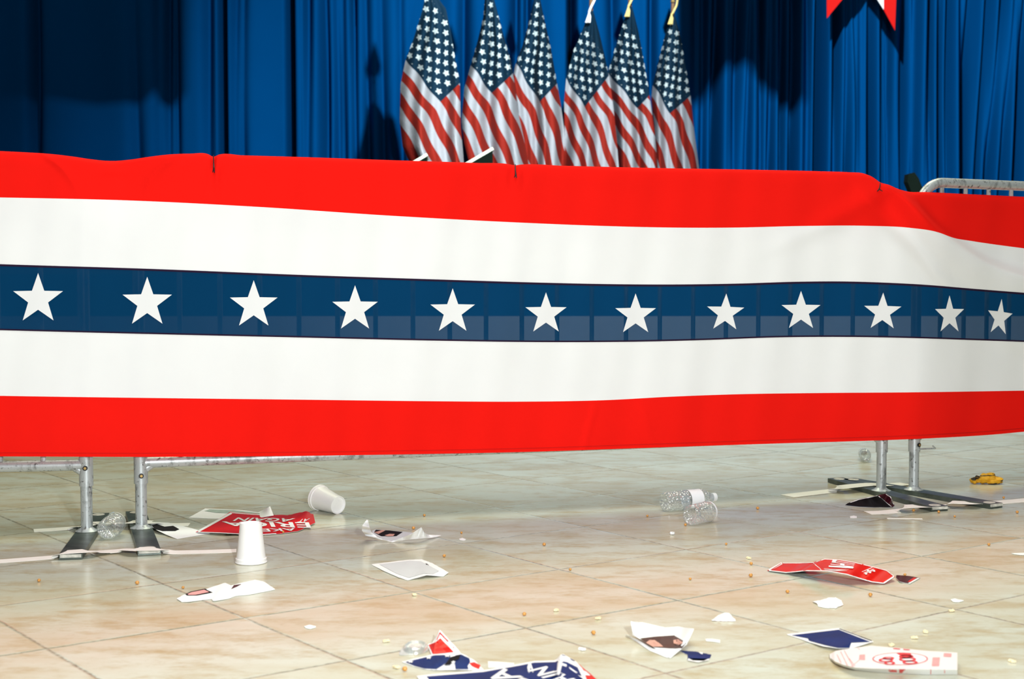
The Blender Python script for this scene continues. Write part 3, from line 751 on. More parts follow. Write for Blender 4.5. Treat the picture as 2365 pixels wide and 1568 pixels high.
# red sign piece with white lettering, upside down
o, S = sheet('torn_sign', [(533, 1182, .004), (580, 1186, .002), (622, 1188, .001), (664, 1190, .004), (690, 1184, .016), (708, 1180, .022), (724, 1188, .014)],
 [(452, 1229, .003), (510, 1231, .006), (560, 1234, .002), (600, 1235.5, .001), (640, 1233, .001), (690, 1226, .002), (728, 1207, .004)], M['sign_red'], 'torn red sign with upside-down white slogan, lying behind the standing cup', 'sign', jag=1.5, back=M['sign_white'])
sw = M['sign_white']
edge(S, o, [(458, 1227), (535, 1184.5)], 4.5, sw)
edge(S, o, [(535, 1184), (580, 1187.6), (622, 1189.6)], 1.6, sw)
edge(S, o, [(456, 1228.6), (510, 1230.4), (560, 1233.2), (600, 1234.6), (638, 1232)], 1.8, sw)
def w180(S, o, txt, x0, x1, yf0, yf1, yn0, yn1, mat, sk=0, lev=2):
    # text rotated by 180 degrees: its top edge is the near one; x0<x1, left end of the picture = last letter
    return write(S, o, txt, (x1-sk, yn1), (x0-sk, yn0), (x0+sk, yf0), (x1+sk, yf1), mat, lev)
w180(S, o, 'AGAIN', 543, 676, 1195, 1197, 1203, 1205, sw, 6)
w180(S, o, 'ERICA', 515, 716, 1204, 1206, 1214, 1219, sw, -3)
w180(S, o, 'AKE', 604, 684, 1221, 1219, 1228, 1225, sw, -3)
w180(S, o, 'AT', 690, 712, 1199, 1197, 1206, 1205, sw, 4)
# photo sheet right of the barrier foot
o, S = sheet('photo_leaflet', [(343, 1205, .010), (390, 1207, .006), (440, 1219, .002), (485, 1231.5)], [(344, 1212, .012), (362, 1224, .010), (385, 1235, .003), (409, 1244.5)], P_, 'white leaflet with a black photo, under the tape by the second barrier foot', 'paper')
flat('photo_print', S, o, [(350, 1213), (362, 1210), (380, 1216), (400, 1214), (414, 1222), (405, 1226), (375, 1226), (358, 1222)], M['black'])
# curled card
rt = empty('curled_leaflet', fl(903, 1250)); tag(rt, 'white leaflet with curled-up ends and a black photo, right of the fallen cup', 'paper')
sheet('curled_end', [(847, 1200, .07), (837, 1213, .06), (836, 1225, .038), (844, 1236, .014), (872, 1244, .005), (903, 1251, .001)], [(850, 1201, .07), (853, 1216, .05), (858, 1229, .022), (872, 1240, .010), (886, 1246, .005), (906, 1251, .001)], P_, parent=rt)
o, S = sheet('inner_face', [(860, 1225, .004), (868, 1222.5, .003), (900, 1225, .002), (935, 1228, .002), (966, 1232, .003)], [(860, 1231, .004), (872, 1239, .003), (890, 1247, .001), (904, 1250, .0), (925, 1246, .001)], M['paper_grey'], parent=rt)
flat('photo_print', S, rt, [(868, 1223.2), (900, 1225), (930, 1228.3), (915, 1238), (880, 1238), (864, 1229)], M['black'], 1)
flat('photo_figure', S, rt, [(864, 1229), (872, 1227), (883, 1223.6), (890, 1225), (874, 1233)], M['skin_print'], 2)
flat('photo_figure', S, rt, [(888, 1236), (900, 1232.5), (912, 1233), (908, 1238), (896, 1238.5)], M['skin_print'], 2)
sheet('folded_corner', [(903, 1250.5, .001), (925, 1243, .012), (950, 1233, .030), (973, 1217.5, .045), (980, 1230, .028), (990, 1235, .010), (1019, 1236, .003)], [(905, 1251.5, .0), (925, 1248, .004), (945, 1245.5, .008), (962, 1244, .010), (980, 1242.5, .008), (998, 1241, .004), (1010, 1239, .002)], P_, parent=rt)
# grey sheet
o, S = sheet('grey_leaflet', [(858, 1303), (905, 1297, .002), (945, 1292.5, .004), (974, 1291.5, .003), (1000, 1301, .002), (1036, 1322, .002)], [(860, 1305), (888, 1319, .001), (918, 1332, .001), (941, 1340), (986, 1328, .006), (1024, 1331)], P_, 'flat grey-faced leaflet with white edges, in the middle foreground', 'paper', jag=.5)
flat('print_panel', S, o, [(876, 1303), (946, 1294.5), (972, 1296), (1014, 1318), (1000, 1326), (980, 1324), (944, 1334), (915, 1324)], M['paper_grey'])
flat('photo_print', S, o, [(978, 1301), (985, 1301), (991, 1305), (987, 1305.5)], M['black'])
# torn leaflet in front of the standing cup
o, S = sheet('torn_leaflet', [(408, 1382, .002), (425, 1373, .003), (470, 1362, .003), (500, 1352, .004), (520, 1345.5, .006), (534, 1352, .006), (560, 1345, .006), (590, 1338.5, .004), (610, 1343, .003), (635, 1360)], [(420, 1390), (440, 1389, .001), (470, 1385), (488, 1383), (493, 1388, .001), (530, 1382), (543, 1376), (575, 1373), (605, 1367.5), (635, 1361.5)], P_, 'crumpled white leaflet with a red photo, nearest to the standing cup', 'paper', jag=.5)
flat('photo_print', S, o, [(428, 1372), (440, 1366), (474, 1359), (480, 1363), (491, 1368), (455, 1375), (432, 1375)], M['black'])
flat('photo_figure', S, o, [(433, 1371.5), (442, 1367.5), (472, 1361.5), (483, 1367), (452, 1373.5), (436, 1374)], M['pink'], 2)
flat('photo_print', S, o, [(534, 1360), (540, 1351), (558, 1348.5), (548, 1354)], M['maroon'])
# arched red sign
o, S = sheet('arched_sign', [(1808, 1299.5, .002), (1845, 1299.5, .006), (1880, 1298, .020), (1905, 1290, .036), (1940, 1292, .040), (1975, 1298, .038), (2020, 1309, .026), (2048, 1316, .018), (2067, 1332, .010)],
 [(1772, 1317.5, .001), (1815, 1323, .002), (1840, 1321, .010), (1858, 1318.5, .018), (1910, 1319, .028), (1955, 1327, .026), (1990, 1338, .012), (2015, 1345, .004), (2043, 1348, .001)], M['sign_red'], 'arched red sign with white capital letters, resting on the floor at right', 'sign', back=M['black'], nu=60)
edge(S, o, [(1776, 1316.8), (1806, 1300.4)], 5, sw)
edge(S, o, [(1808, 1300.2), (1845, 1300.2), (1878, 1298.8), (1884, 1305), (1893, 1312), (1897, 1317)], 1.3, sw)
edge(S, o, [(1776, 1317.4), (1815, 1322), (1840, 1320), (1858, 1317.7), (1910, 1318.2), (1955, 1326), (1990, 1336.8), (2015, 1343.8), (2041, 1346.8)], 2.0, sw)
edge(S, o, [(1885, 1297.5), (1905, 1291), (1940, 1293), (1975, 1299), (2020, 1310), (2047, 1317), (2065, 1331)], 1.3, sw)
edge(S, o, [(2041, 1346.5), (2064, 1331.5)], 3.2, sw)
flat('border_line', S, o, [(1779, 1316), (1803, 1301), (1805, 1301), (1782, 1316)], M['sign_red'], 2, 1)
def wq(S, o, txt, tl, tr, br, bl): write(S, o, txt, tl, tr, br, bl, sw, 2)
wq(S, o, 'W', (1903, 1313), (1905, 1318.5), (1955, 1320), (1962, 1313.5))
wq(S, o, 'I', (1914, 1306), (1914, 1309), (1970, 1312.5), (1972, 1308.5))
wq(S, o, 'TH', (1924, 1291.5), (1918, 1303), (1970, 1309), (1976, 1300))
wq(S, o, 'HE', (1990, 1320), (2000, 1327), (2022, 1319), (2014, 1310))
# dark torn piece beside it
o, S = sheet('torn_scrap', [(2070, 1328, .008), (2080, 1328.5, .004), (2100, 1330), (2126, 1334.5)], [(2069, 1334, .004), (2078, 1343, .002), (2090, 1346), (2101, 1348)], M['maroon'], 'small dark navy and red torn corner right of the arched sign', 'scrap')
flat('border', S, o, [(2101, 1347.8), (2125, 1334.6), (2119, 1334.5), (2097, 1346.5)], sw)
flat('red_print', S, o, [(2096, 1343), (2110, 1333.5), (2117, 1334.5), (2103, 1344)], M['sign_red'])
# white scraps
sheet('tissue_scrap', [(1876, 1389), (1893, 1386, .004), (1915, 1380, .008), (1930, 1379.5, .010), (1943, 1386, .006)], [(1888, 1393), (1889, 1400), (1905, 1403.5), (1930, 1404), (1947, 1396, .001)], P_, 'crumpled white paper scrap below the arched red sign', 'scrap', jag=1.2, wr=.002, nu=24)
sheet('tissue_scrap', [(2195, 1384), (2205, 1382, .002), (2214, 1384), (2226, 1386)], [(2200, 1389), (2208, 1390.5), (2216, 1390), (2225, 1388)], P_, 'tiny white paper scrap near the right edge, above the amber kernel on a joint', 'scrap', jag=.6, nu=12, nv=4)
sheet('tissue_scrap', [(2335, 1277), (2350, 1276.5), (2372, 1276)], [(2342, 1279.5), (2355, 1281.5), (2372, 1282)], P_, 'white paper scrap cut by the right edge of the frame', 'scrap', nu=10, nv=4)
sheet('tissue_scrap', [(1643, 1432), (1660, 1420, .006), (1672, 1415, .010), (1684, 1415, .010), (1698, 1430, .002)], [(1645, 1433), (1658, 1433.5), (1670, 1434), (1684, 1434), (1699, 1434)], P_, 'triangular white paper scrap right of centre, above the photo leaflet', 'scrap', jag=.8, wr=.002, nu=24)
sheet('tissue_scrap', [(1629, 1475), (1645, 1475), (1663, 1477.5)], [(1631, 1480), (1645, 1481), (1663, 1484)], P_, 'narrow white paper strip right of the photo leaflet', 'scrap', nu=10, nv=4)
sheet('tissue_scrap', [(702, 1446), (715, 1442.5, .003), (730, 1446)], [(706, 1450), (716, 1452), (729, 1449)], P_, 'small white scrap alone on the left foreground tiles', 'scrap', jag=.6, nu=10, nv=4)
sheet('tissue_scrap', [(1127, 1527), (1150, 1528), (1187, 1531)], [(1128, 1541), (1150, 1541), (1187, 1536)], P_, 'white paper strip behind the large blue sign', 'scrap', nu=10, nv=4)
sheet('tissue_scrap', [(1060, 1244), (1068, 1242, .002), (1076, 1245)], [(1062, 1247), (1069, 1248), (1075, 1247.5)], P_, 'tiny white scrap right of the curled leaflet', 'scrap', nu=8, nv=3)
sheet('tissue_scrap', [(1963, 1192), (1972, 1190.5), (1979, 1192)], [(1964, 1196), (1972, 1196.5), (1979, 1196)], P_, 'tiny white scrap in front of the dark folded leaflet', 'scrap', nu=8, nv=3)
# photo leaflet, centre right foreground
o, S = sheet('photo_leaflet', [(1457, 1435, .040), (1485, 1437, .022), (1535, 1449, .014), (1566, 1447, .014), (1603, 1452, .034)], [(1461, 1466, .012), (1497, 1485, .008), (1524, 1506, .002), (1548, 1520), (1586, 1488, .010)], P_, 'crumpled white leaflet with a brown photo, centre right foreground', 'paper', jag=.5)
flat('photo_print', S, o, [(1478, 1474), (1512, 1470), (1557, 1467), (1585, 1484), (1575, 1497), (1545, 1497), (1508, 1494), (1492, 1484)], M['photo_brown'])
flat('photo_figure', S, o, [(1492, 1484), (1500, 1478), (1512, 1478), (1524, 1486), (1532, 1493), (1508, 1493.5)], M['skin_print'], 2)
flat('photo_figure', S, o, [(1555, 1478), (1566, 1476), (1578, 1484), (1568, 1489), (1556, 1486)], M['skin_print'], 2)
sheet('torn_edge_flap', [(1444, 1465, .004), (1470, 1476, .004), (1505, 1496, .003), (1544, 1512, .004)], [(1446, 1467), (1468, 1480), (1500, 1502), (1542, 1519)], P_, None, None, parent=o)
# small blue scrap
o, S = sheet('torn_sign', [(1568, 1501), (1585, 1503), (1607, 1504.5), (1622, 1507), (1643, 1512)], [(1570, 1503), (1588, 1512), (1588, 1524), (1610, 1529), (1640, 1520)], M['sign_blue'], 'small torn blue sign fragment beside the photo leaflet', 'sign', jag=1.0, back=sw)
flat('torn_edge', S, o, [(1590, 1520), (1600, 1525), (1625, 1526), (1636, 1521), (1638, 1524), (1612, 1529.5), (1588, 1525)], sw)
flat('torn_edge', S, o, [(1614, 1505.5), (1624, 1507), (1622, 1511), (1616, 1508)], sw)
# blue sign corner
o, S = sheet('blue_sign', [(1817, 1464, .0), (1860, 1459.5, .004), (1900, 1454.5, .006), (1938, 1450, .006), (1975, 1464, .005), (2018, 1481, .002)], [(1818, 1465.5), (1845, 1474), (1870, 1483, .001), (1900, 1492, .004), (1935, 1497, .006), (1967, 1497, .002)], sw, 'torn navy blue sign corner lying behind the red-printed popcorn box', 'sign', jag=.4)
flat('print_panel', S, o, [(1828, 1466.5), (1937, 1454), (2010, 1482), (1966, 1484), (1962, 1496), (1935, 1496), (1903, 1489), (1868, 1479), (1866, 1474)], M['sign_blue'])
flat('border_line', S, o, [(1939, 1451), (2014, 1479), (2013, 1480), (1938, 1452.2)], M['black'])
# popcorn box, flattened
rt = empty('popcorn_box', fl(2080, 1530)); tag(rt, 'flattened white popcorn box with red print, lying at lower right', 'box')
o, S = sheet('top_panel', [(1916, 1511, .004), (1930, 1503, .010), (1948, 1500, .014), (1975, 1496, .018), (2012, 1491, .020), (2060, 1495, .020), (2140, 1503, .020), (2211, 1507, .019)], [(1917, 1519, .004), (1930, 1528, .010), (1948, 1535, .014), (1975, 1541, .018), (2012, 1543, .020), (2060, 1544, .020), (2140, 1545, .020), (2211, 1546, .019)], M['box_paper'], parent=rt)
o2, S2 = sheet('side_panel', [(1917, 1519, .004), (1930, 1528, .010), (1948, 1535, .014), (1975, 1541, .018), (2012, 1543, .020), (2060, 1544, .020), (2140, 1545, .020), (2211, 1546, .019)], [(1917, 1521, .001), (1930, 1532, .002), (1948, 1540), (1975, 1547), (2012, 1551), (2060, 1554), (2140, 1557.5), (2211, 1557)], P_, parent=rt)
ri = M['red_ink']
def ring(S, par, cx, cy_, rx, ry, w_, mat, wy=None, lev=1, nm='printed_ring'):
    bm = bmesh.new(); n = 40; wy = wy or w_*.45
    A_ = [bm.verts.new((cx+rx*math.cos(2*PI*k/n), cy_+ry*math.sin(2*PI*k/n), 0)) for k in range(n)]
    B_ = [bm.verts.new((cx+(rx-w_)*math.cos(2*PI*k/n), cy_+(ry-wy)*math.sin(2*PI*k/n), 0)) for k in range(n)]
    for k in range(n): bm.faces.new((A_[k], A_[(k+1) % n], B_[(k+1) % n], B_[k]))
    return finish(nm, bm, S, par, mat, lev)
flat('white_oval', S, rt, [(2079+61*math.cos(a_/14*2*PI), 1521+13*math.sin(a_/14*2*PI)) for a_ in range(14)], P_, 1)
ring(S, rt, 2079, 1521, 64, 14, 2.0, ri, .8, 2)
for (cx, cy_, rx, ry, w_) in ((2046, 1524, 17, 4.5, 6), (2052, 1519.5, 14, 3.2, 7), (2055, 1530.5, 13, 3.6, 6), (2096, 1522, 20, 5, 6), (2102, 1529, 18, 4, 6), (2092, 1516, 16, 4, 7)):
    ring(S, rt, cx, cy_, rx, ry, w_, ri, ry*.5, 3)
flat('red_print', S, rt, [(2070, 1507.5), (2103, 1508), (2105, 1512), (2112, 1516), (2085, 1517), (2078, 1512)], ri, 3)
flat('red_print', S2, rt, [(2053, 1545.5), (2070, 1545.5), (2072, 1552.5), (2051, 1552)], ri, 1, 1)
flat('red_print', S2, rt, [(2077, 1545.5), (2093, 1545.5), (2095, 1555), (2077, 1554)], ri, 1, 1)
flat('pink_print', S, rt, [(2154, 1518), (2171, 1518), (2169, 1538), (2152, 1538)], M['pink'], 1, 1)
flat('pink_print', S, rt, [(2180, 1508), (2198, 1509), (2197, 1517), (2179, 1516)], M['pink'], 1, 1)
flat('pink_print', S, rt, [(1985, 1512), (1998, 1511), (1998, 1524), (1984, 1523)], M['pink'], 1, 1)
for (a_, b_, c_, d_) in ((1932, 1511, 1942, 1531), (1941, 1505, 1957, 1538), (1949, 1502, 1970, 1540), (1960, 1520, 1974, 1538), (1963, 1541, 1985, 1523), (1985, 1500, 1980, 1496)):
    flat('printed_stripe', S, rt, [(a_, b_), (a_+1.6, b_), (c_+1.6, d_), (c_, d_)], M['pink'], 1, 1)
flat('red_print', S, rt, [(2063, 1496.2), (2080, 1497.6), (2078, 1499), (2063, 1497.8)], ri, 2, 1)
flat('red_print', S, rt, [(2086, 1498.4), (2102, 1499.6), (2100, 1501), (2086, 1500)], ri, 2, 1)
for x in (2149, 2181): flat('printed_stripe', S2, rt, [(x, 1546), (x+1.4, 1546), (x+1.4, 1557), (x, 1557)], ri, 1, 1)
# crumpled red corner and starred blue piece
o, S = sheet('torn_sign', [(1005, 1482, .012), (1010, 1465, .024), (1015.5, 1454, .034), (1035, 1475, .022), (1066, 1509, .004)], [(988, 1487, .008), (992, 1500, .004), (997, 1513), (1030, 1512), (1062, 1511)], sw, 'folded red sign corner with white border, standing above the starred blue piece', 'sign', jag=.5)
flat('print_panel', S, o, [(990, 1489), (1006, 1483), (1017, 1473.5), (1033, 1490), (1046, 1503), (1048, 1506), (1000, 1511)], M['sign_red'])
flat('border_line', S, o, [(1015, 1460), (1017, 1460), (1050, 1496), (1048, 1497), (1016, 1463), (1010, 1478), (1008, 1478)], M['sign_red'], 1, 1)
o, S = sheet('starred_sign', [(929, 1528), (965, 1519, .004), (1000, 1511, .010), (1035, 1508.5, .014), (1066, 1509, .014), (1095, 1524, .006), (1118, 1547, .001)], [(930, 1529), (955, 1538.5), (985, 1546), (1010, 1547, .001), (1050, 1546, .002), (1085, 1547, .001), (1112, 1549)], sw, 'crumpled blue sign piece with white stars, left of the large blue sign', 'sign', jag=.8)
flat('print_panel', S, o, [(936, 1528.5), (975, 1519.5), (1003, 1513), (1040, 1512), (1040, 1521), (1030, 1531), (1018, 1539), (1008, 1545), (980, 1543.5), (958, 1537.5)], M['sign_blue'])
flat('print_panel', S, o, [(1052, 1513), (1065, 1511), (1084, 1520), (1086, 1528), (1080, 1538), (1082, 1545), (1052, 1545), (1050, 1530)], M['sign_blue'])
flat('print_panel', S, o, [(1084, 1531), (1095, 1529), (1110, 1536), (1106, 1545), (1090, 1538)], M['sign_red'])
flat('black_patch', S, o, [(1041, 1517), (1064, 1511), (1060, 1522), (1045, 1528), (1040, 1535), (1026, 1536)], M['black'], 2)  # flat black patch over the print panels
def star_px(S, par, cx, cy_, rx, ry, mat, lev=3):
    bm = bmesh.new(); c_ = bm.verts.new((cx, cy_, 0)); vs = [bm.verts.new((cx+(rx if k % 2 == 0 else rx*.42)*math.sin(k*PI/5), cy_-(ry if k % 2 == 0 else ry*.42)*math.cos(k*PI/5), 0)) for k in range(10)]
    for k in range(10): bm.faces.new((c_, vs[k], vs[(k+1) % 10]))
    finish('printed_star', bm, S, par, mat, lev)
star_px(S, o, 990, 1518, 8, 4.6, sw); star_px(S, o, 1033, 1513.5, 8, 4.6, sw); star_px(S, o, 948, 1527.5, 8, 4, sw); star_px(S, o, 1047, 1529, 6, 4, sw)
# large blue sign at the bottom edge
o, S = sheet('campaign_sign', [(962, 1561, .001), (1000, 1556.5, .002), (1115, 1548, .004), (1195, 1534, .008), (1232, 1526.5, .012), (1282, 1525, .010), (1298, 1509, .022), (1330, 1527, .014), (1346, 1545, .008), (1356, 1572, .002)],
 [(985, 1592, 0), (1010, 1612, .0), (1090, 1655, .002), (1160, 1690, .003), (1200, 1705, .003), (1250, 1700, .003), (1290, 1690, .002), (1330, 1670, .001), (1365, 1650), (1385, 1625)], sw, 'large blue sign with upside-down white capitals, cut off by the bottom edge', 'sign', jag=.4)
flat('print_panel', S, o, [(985, 1562), (1116, 1551.5), (1196, 1537.5), (1234, 1530), (1283, 1528.5), (1296, 1522), (1334, 1541), (1346, 1566), (1365, 1622), (1325, 1662), (1250, 1690), (1160, 1680), (1095, 1645), (1020, 1600)], M['sign_blue'], 1, 3)
flat('border_line', S, o, [(1298, 1511.5), (1302, 1512.5), (1328, 1526), (1326, 1527), (1297, 1513.5)], M['sign_blue'], 1, 1)
flat('white_stripe', S, o, [(1288, 1526), (1292, 1524), (1345, 1561), (1346, 1567)], sw, 2, 1)
write(S, o, 'ERICA', (1282, 1636), (1112, 1556), (1165, 1542.5), (1335, 1622), sw, 2)
write(S, o, 'AGAIN', (1342, 1607), (1217, 1549), (1262, 1538), (1390, 1594), sw, 2)
o, S = sheet('torn_sign', [(1333, 1530, .002), (1350, 1545, .002), (1364, 1556, .002), (1390, 1580, .001)], [(1340, 1550), (1350, 1566), (1362, 1580), (1380, 1596)], M['sign_red'], 'red sign corner peeping out behind the right end of the large blue sign', 'sign', back=sw)
flat('border', S, o, [(1348, 1548), (1354, 1551), (1364, 1560), (1350, 1559)], sw)
# dark folded leaflet by the right barrier foot
rt = empty('dark_leaflet', fl(2010, 1170)); tag(rt, 'black and maroon folded leaflet standing tented at the right barrier foot', 'paper')
o, S = sheet('front_panel', [(1958, 1162, .006), (1985, 1152, .018), (2006, 1148, .030), (2028, 1143.5, .042)], [(1952, 1166, 0), (1985, 1169.5, 0), (2020, 1171), (2058, 1171, 0)], M['black'], parent=rt, back=M['black'])
edge(S, rt, [(1964, 1160.5), (1985, 1153.2), (2006, 1149), (2027, 1144.6)], 1.3, sw, 1, 'white_edge')
o, S = sheet('side_panel', [(2028, 1143.5, .042), (2046, 1139.5, .048), (2058, 1147, .034), (2066, 1167, .001)], [(2029, 1145, .040), (2040, 1154, .024), (2050, 1163, .010), (2060, 1171, 0)], M['maroon'], parent=rt, back=M['maroon'])
edge(S, rt, [(2029, 1145.5), (2040, 1154.5), (2050, 1163), (2059, 1169.5)], 1.4, sw, 1, 'white_edge')
edge(S, rt, [(2046, 1141), (2057, 1148), (2064, 1165)], 1.6, sw, 1, 'white_edge')

# ------------------------------------------------------------------ tape strips
def tape(pts, w_, label):
    """pts: (px,py,z) along the centre line; w_: width in metres"""
    # insert rounded steps
    P3 = [fl(x, y, z+.0012) for x, y, z in pts]
    dense = []
    for i in range(len(P3)-1):
        for k in range(8): dense.append(P3[i].lerp(P3[i+1], k/8))
    dense.append(P3[-1])
    # smooth
    for _ in range(2): dense = [dense[0]]+[(dense[i-1]+dense[i]*2+dense[i+1])/4 for i in range(1, len(dense)-1)]+[dense[-1]]
    vs = []; fs = []; n = len(dense)
    for i, p_ in enumerate(dense):
        d = dense[min(i+1, n-1)]-dense[max(i-1, 0)]; d.z = 0; d.normalize(); nn = Vector((-d.y, d.x, 0))*w_/2
        vs += [p_-nn, p_+nn, p_+nn-Vector((0, 0, .0006)), p_-nn-Vector((0, 0, .0006))]
    for i in range(n-1):
        a_ = i*4
        for k in range(4): fs.append((a_+k, a_+(k+1) % 4, a_+4+(k+1) % 4, a_+4+k))
    fs += [(0, 1, 2, 3), tuple(n*4-1-k for k in range(4))]
    o = link('tape_strip', vs, fs, M['tape'], origin=P3[len(P3)//2]); tag(o, label, 'tape', 'white tape holding the barrier feet down'); return o
PT = .0178
tape([(78, 1225, 0), (130, 1222, 0), (170, 1219, .001), (195, 1213, PT), (215, 1208, PT), (243, 1207, PT), (262, 1209, .006), (285, 1212, .004), (298, 1205, PT), (330, 1204, PT), (345, 1206, PT), (372, 1210, .003), (400, 1211.5, 0), (437, 1211, 0)], .052, 'white tape strip across the far ends of the two left foot plates')
tape([(-60, 1299, 0), (0, 1296, 0), (80, 1290, 0), (132, 1286, .001), (148, 1275, PT), (200, 1271.5, PT), (215, 1274, .010), (250, 1274, .002), (290, 1270, .006), (308, 1267.5, PT), (362, 1267, PT), (375, 1272, .004), (400, 1275.5, 0), (470, 1274, 0), (546, 1271.5, 0)], .052, 'white tape strip across the near ends of the two left foot plates')
tape([(1818, 1145, 0), (1870, 1139, 0), (1925, 1133, 0), (1940, 1125, PT), (1975, 1121, PT), (2010, 1118, PT), (2040, 1119, PT), (2060, 1119, .003), (2095, 1117, 0)], .068, 'white tape strip across the far ends of the two right foot plates')
tape([(2004, 1184, 0), (2040, 1183, 0), (2072, 1180, 0), (2092, 1169, PT), (2125, 1168, PT), (2150, 1173, .003), (2180, 1170, 0), (2196, 1159, PT), (2240, 1161, PT), (2262, 1163, .003), (2310, 1160, 0), (2365, 1155, 0), (2420, 1150, 0)], .062, 'white tape strip across the near ends of the two right foot plates')
tape([(2049, 1197, 0), (2090, 1197.5, 0), (2130, 1198, 0)], .017, 'short loose white tape piece in front of the right foot plates')

# ------------------------------------------------------------------ cups
def cup(Mx, label, squash=1.0):
    rt = empty('foam_cup', Mx.translation); tag(rt, label, 'cup', 'white foam cups')
    R_ = Matrix.Translation(-Mx.translation) @ Mx
    rb, rm, h = .029, .0405, .108
    mb = MB(); pr = [(0, .006), (rb-.004, .006), (rb-.002, .0), (rb, .0), (rb+.0008, .004)]
    for k in range(1, 8):
        q = k/8; pr.append((rb+(rm-rb)*q*.88, h*.86*q+.004))
    pr += [(rm-.0012, h*.875), (rm+.001, h*.885), (rm+.0015, h-.004)]
    pr2 = [(rm-.001, h-.004), (rm-.002, h*.85), (rb-.001, .010), (0, .010)]
    mb.lathe(pr, R_, 48); mb.lathe(pr2, R_, 48); mb.build('body', M['foam'], rt, True)
    mb = MB(); mb.lathe([(rm-.001, h-.0045), (rm-.0012, h-.001), (rm+.0005, h), (rm+.0024, h-.001), (rm+.0026, h-.003), (rm+.0015, h-.0045)], R_, 48); mb.build('rim', M['foam'], rt, True)
    return rt
pc = fl(580, 1299); cup(Matrix.Translation((pc.x, pc.y, .1084)) @ Matrix.Rotation(PI, 4, 'X'), 'white foam cup standing upside down on the floor, in front of the red sign')
# lying cup: rim and base edge both touch the floor
rb, rm, h = .029, .0429, .108
a0 = fl(738, 1178); a1 = fl(779, 1187); al = math.asin((rm-rb)/h)
dirh = Vector((.70, -.72, 0)).normalized()          # from mouth to base
axis = (dirh*math.cos(al)+Vector((0, 0, -math.sin(al)))).normalized()
mouth = Vector((a0.x, a0.y, 0))+Vector((-.004, .0, rm*math.cos(al)))
zc = -axis; xc = Vector((0, 0, 1)).cross(zc).normalized(); yc = zc.cross(xc)
Mc = Matrix((xc, yc, zc)).transposed().to_4x4(); Mc.translation = mouth+axis*h
cup(Mc, 'white foam cup lying on its side behind the red sign')

# ------------------------------------------------------------------ bottles
def bottle(base, direction, L_, r, label, crush=0.0, labelband=(.55, .80), cap=True, seed=0, cut=None, name='plastic_bottle'):
    d = Vector(direction).normalized(); zc = d; xc = Vector((0, 0, 1)).cross(zc).normalized(); yc = zc.cross(xc)
    Mx = Matrix((xc, yc, zc)).transposed().to_4x4(); base = Vector(base)
    rt = empty(name, (base.x, base.y, 0)); tag(rt, label, 'bottle', 'clear plastic bottles')
    Mx.translation = base-rt.location
    rnd = random.Random(seed); ph = [rnd.uniform(0, 6) for _ in range(6)]
    def warp(v):
        q = v.z/L_; k = 1-crush*(.5+.5*math.sin(q*9+ph[0]))*(.5+.5*math.cos(2*math.atan2(v.y, v.x)+ph[1]+q*3))
        w_ = Vector((v.x*k, v.y*k, v.z)); w_.y = max(w_.y, -r*.999) if True else w_.y
        return w_+Vector((crush*.2*r*math.sin(q*7+ph[2]), 0, 0))
    prof = [(0, .012), (r*.35, .006), (r*.62, .002), (r*.80, .0), (r*.93, .004), (r, .012)]
    nb = 46
    for k in range(1, nb):
        q = k/nb*.70; ri_ = r*(1-.035*(.5+.5*math.cos(k*PI*2/3.0))) if not (labelband[0] < q < labelband[1]) else r*.985
        prof.append((ri_, .012+q*(L_-.012)))
    for q in (.74, .79, .84, .88, .91): prof.append((r*(1-((q-.70)/.22)**1.7)+.012*((q-.70)/.22)**1.7, q*L_))
    prof += [(.0125, .92*L_), (.0125, .94*L_)]
    if cut: prof = [p_ for p_ in prof if p_[1] < cut*L_]
    mb = MB(); mb.lathe(prof, Mx, 36, 0, warp); mb.build('body', M['pet'], rt, True)
    l0, l1 = labelband
    mb = MB(); mb.lathe([(r*1.004, l0*L_+.004), (r*1.008, (l0*.5+l1*.5)*L_), (r*1.004, l1*L_)], Mx, 36, 0, warp); lb = mb.build('label_band', M['label'], rt, True)
    mb = MB(); vs = []; n = 10
    for k in range(n+1):
        a_ = PI*.30+k/n*.55
        for q in (l0*L_+.012+.35*(l1-l0)*L_, l1*L_-.006): vs.append(Mx @ warp(Vector((r*1.012*math.cos(a_), r*1.012*math.sin(a_), q))))
    mb.put(vs, [(2*k, 2*k+1, 2*k+3, 2*k+2) for k in range(n)]); mb.build('label_print', M['label_blue'], lb)
    if cap:
        mb = MB(); mb.lathe([(.0125, .935*L_), (.0145, .935*L_), (.0150, .95*L_), (.0148, .995*L_), (.012, L_), (0, L_)], Mx, 24); mb.build('cap', M['cap'], rt, True)
    return rt
def bt(p0, p1, r, L_, label, **kw):
    a_ = fl(p0[0], p0[1], r); b_ = fl(p1[0], p1[1], r); d = b_-a_
    return bottle(a_, d, L_ or d.length, r, label, **kw)
bt((1533, 1159), (1652, 1148), .0325, None, 'clear plastic bottle with white label and cap, lying behind the other centre bottle', crush=.03, labelband=(.42, .68), seed=1)
bt((1594, 1191), (1638, 1180), .0325, .16, 'crushed clear bottle with a bluish label, lying in front of the other centre bottle', crush=.10, labelband=(.60, .68), seed=2, cap=False, cut=.72)
bt((248, 1223), (270, 1206), .0335, .13, 'clear crushed bottle seen end-on between the two left foot plates', crush=.10, labelband=(.74, .80), seed=3, cap=False, cut=.84)
bt((1999, 1055), (1991, 1034), .024, .17, 'clear plastic bottle far under the banner, left of the right barrier post', crush=.16, labelband=(.5, .6), seed=4)
